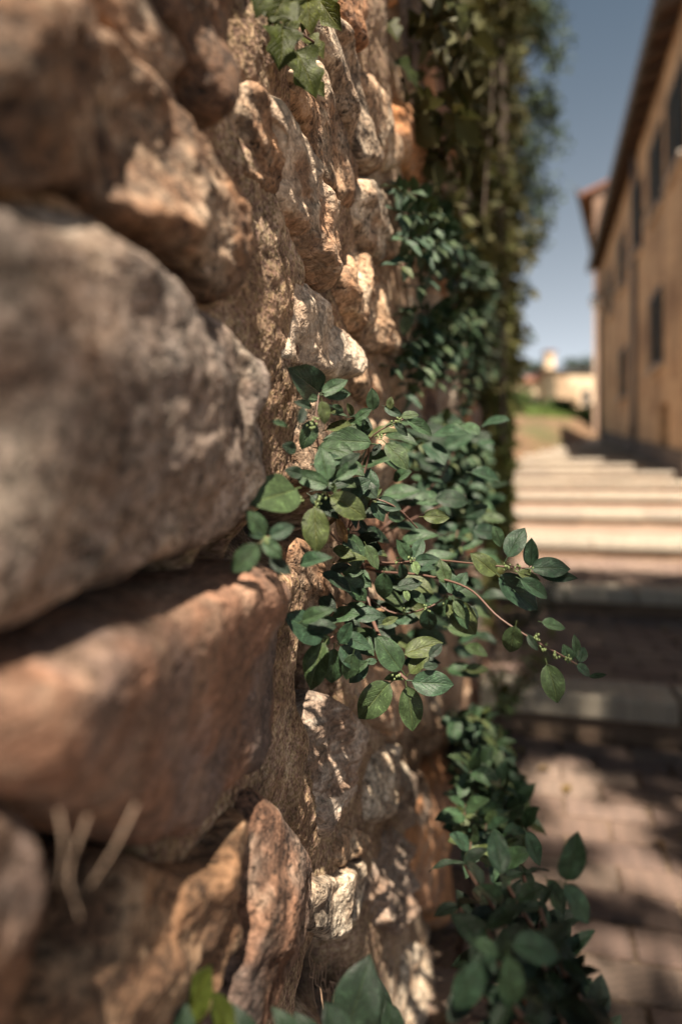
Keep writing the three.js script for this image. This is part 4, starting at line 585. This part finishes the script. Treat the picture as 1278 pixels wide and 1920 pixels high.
{                                                                  // street tree on the right, out of the frame: its crown shades the near steps
  const base = V(2.5, 0.1, -1.2), P = thing('street_tree', 'tall leafy tree standing right of the near steps', 'tree', base), r = rng(99), pl = [];
  stemAt(P, [base, V(2.45, 1.5, -1.15), V(2.35, 3, -0.95), V(2.1, 4.6, -0.6)], 0.14, 0.05, barkMat, 'trunk');
  const c0 = V(1.6, 5.0, -0.62);
  for (let i = 0; i < 62; i++) { const d = V(r() - 0.5, r() - 0.5, r() - 0.5).normalize().multiplyScalar(Math.pow(r(), 0.5)); const c = V(c0.x + d.x * 1.3, c0.y + d.y * 0.7, c0.z + d.z * 1.05); blob(r, c, V(0.36, 0.3, 0.36), 240, pl); if (i % 3 === 0) branchy(P, V(2.3, 3.4, -0.9), [c], 0.03); }
  for (let x = 0.62; x < 2.2; x += 0.26) for (const z of [0.08, 0.34, 0.6]) blob(r, V(x + (r() - 0.5) * 0.1, 4.95 + (r() - 0.5) * 0.3, z + (r() - 0.5) * 0.1), V(0.2, 0.14, 0.19), 120, pl);
  // looser boughs toward the camera side, with the gaps that let the sun through to the paving
  const gaps = [[1010, 1440, 0.07], [1055, 1465, 0.1], [1100, 1450, 0.06], [1075, 1530, 0.05], [1140, 1545, 0.09], [1185, 1600, 0.09], [1230, 1625, 0.05], [1130, 1745, 0.06], [1200, 1765, 0.06], [1070, 1810, 0.03], [1150, 1870, 0.04]].map(([px, py, q]) => { const d = EYE * FPX / (py - HY), p = at(px, py, d).addScaledVector(SUN, 5 / SUN.y); return [p.x, p.z, q]; });
  for (let x = 0.69; x < 2.1; x += 0.13) for (let z = 0.72; z < 2.9; z += 0.13) {
    const q = V(x + (r() - 0.5) * 0.06, 5 + (r() - 0.5) * 0.16, z + (r() - 0.5) * 0.06);
    if (gaps.some(g => Math.hypot(q.x - g[0], q.z - g[1]) < g[2] + 0.035)) continue;
    blob(r, q, V(0.075, 0.08, 0.075), 30, pl); if (r() < 0.08) branchy(P, V(2.3, 3.2, -0.6), [q], 0.016);
  }
  for (let i = 0; i < 16; i++) blob(r, V(0.24 + r() * 0.22, 4.9 + r() * 0.3, 2.15 + r() * 0.6), V(0.07, 0.06, 0.09), 9, pl);
  foliage('crown', P, pl, smallLeaf, mat2(0.07, 0.1, 0.035), 100, 0.085);
}
// far bushes and trees
function bush(label, px, py, depth, rad, col, seed, n = 1400, name = 'bush', category = 'bush') { const c = at(px, py, depth), P = thing(name, label, category, c.clone().add(V(0, -rad.y, 0))), r = rng(seed), pl = []; for (let i = 0; i < 9; i++) blob(r, V(c.x + (r() - 0.5) * rad.x * 1.2, c.y + (r() - 0.6) * rad.y * 0.9, c.z + (r() - 0.5) * rad.z), V(rad.x * 0.55, rad.y * 0.55, rad.z * 0.5), n / 9, pl); foliage('foliage', P, pl, smallLeaf, mat2(...col), seed + 1, 0.22); branchy(P, P.position.clone(), [0, 1, 2].map(i => c.clone().add(V((i - 1) * rad.x * 0.4, 0, 0))), 0.04, 'stem'); return P; }
bush('large round green bush in front of the low cream house', 962, 748, 38, V(1.3, 0.9, 1), [0.06, 0.1, 0.03], 201);
bush('small green bush beside the cream house window wall', 1046, 762, 38, V(0.85, 0.55, 0.8), [0.06, 0.095, 0.03], 203);
bush('low shrub at the left end of the grass strip', 948, 770, 34, V(0.6, 0.5, 0.6), [0.16, 0.22, 0.06], 205, 700);
for (const [px, py, s, lab] of [[960, 675, 211, 'distant tree left of the cream house chimney'], [1005, 690, 213, 'distant low tree above the brown tiled roof'], [1082, 682, 215, 'distant treetop right of the chimney']]) {
  const P = bush(lab, px, py, 62, V(1.6, 1.0, 1), [0.05, 0.075, 0.045], s, 700, 'far_tree', 'tree'); stemAt(P, [P.position.clone().add(V(0, -4, 0)), P.position.clone().add(V(0, -2, 0)), P.position.clone().add(V(0, 0.6, 0))], 0.15, 0.06, barkMat, 'trunk');
}
{                                                                  // grass strip on the bank
  const r = rng(301), pl = []; for (let i = 0; i < 9000; i++) { const Z = 33 + r() * 9, x = -3 + r() * 7.5; if (x > leftEdge(Math.min(Z, 40)) - 0.3) continue; pl.push(V(x, groundY(x, Z) + 0.08, -Z)); }
  const g = new THREE.Group(); g.name = 'grass'; g.userData = { kind: 'stuff', label: 'bright green grass strip on the bank before the far houses', category: 'grass' }; scene.add(g);
  foliage('grass_blades', g, pl, slimLeaf, mat2(0.12, 0.18, 0.045), 302, 0.22, V(0, 0, 0.6));
}
{                                                                  // litter on the treads
  const r = rng(401), mats = [leafMat(0.3, 0.19, 0.08), leafMat(0.38, 0.27, 0.1), leafMat(0.22, 0.12, 0.06)];
  for (let i = 0; i < 20; i++) {
    const n = Math.floor(r() * 3), Z = n ? Z0 + (n - 1) * RUN + 0.3 + r() * 1.1 : 1.3 + r() * 1.05, x = -0.1 + r() * (0.19 * Z + 0.15), p = V(x, n * RISE + 0.006, -Z), a = r() * 6.28;
    const t = thing('fallen_leaf', `small dry ${['tawny', 'yellow', 'dark brown'][i % 3]} leaf lying on ${['the lowest brick paving', 'the first brick tread', 'the second brick tread'][n]}`, 'leaf', p, 'dry leaves fallen on the paving');
    leafAt(t, p, p.clone().add(V(Math.cos(a) * 0.045, 0.008, Math.sin(a) * 0.045)), V(r() * 0.5 - 0.25, 1, r() * 0.5 - 0.25), leafGeos[i % 6], mats[i % 3]).name = 'blade';
  }
}
scene.traverse(o => { if (o.isMesh) o.castShadow = o.receiveShadow = true; });
renderer.render(scene, camera);
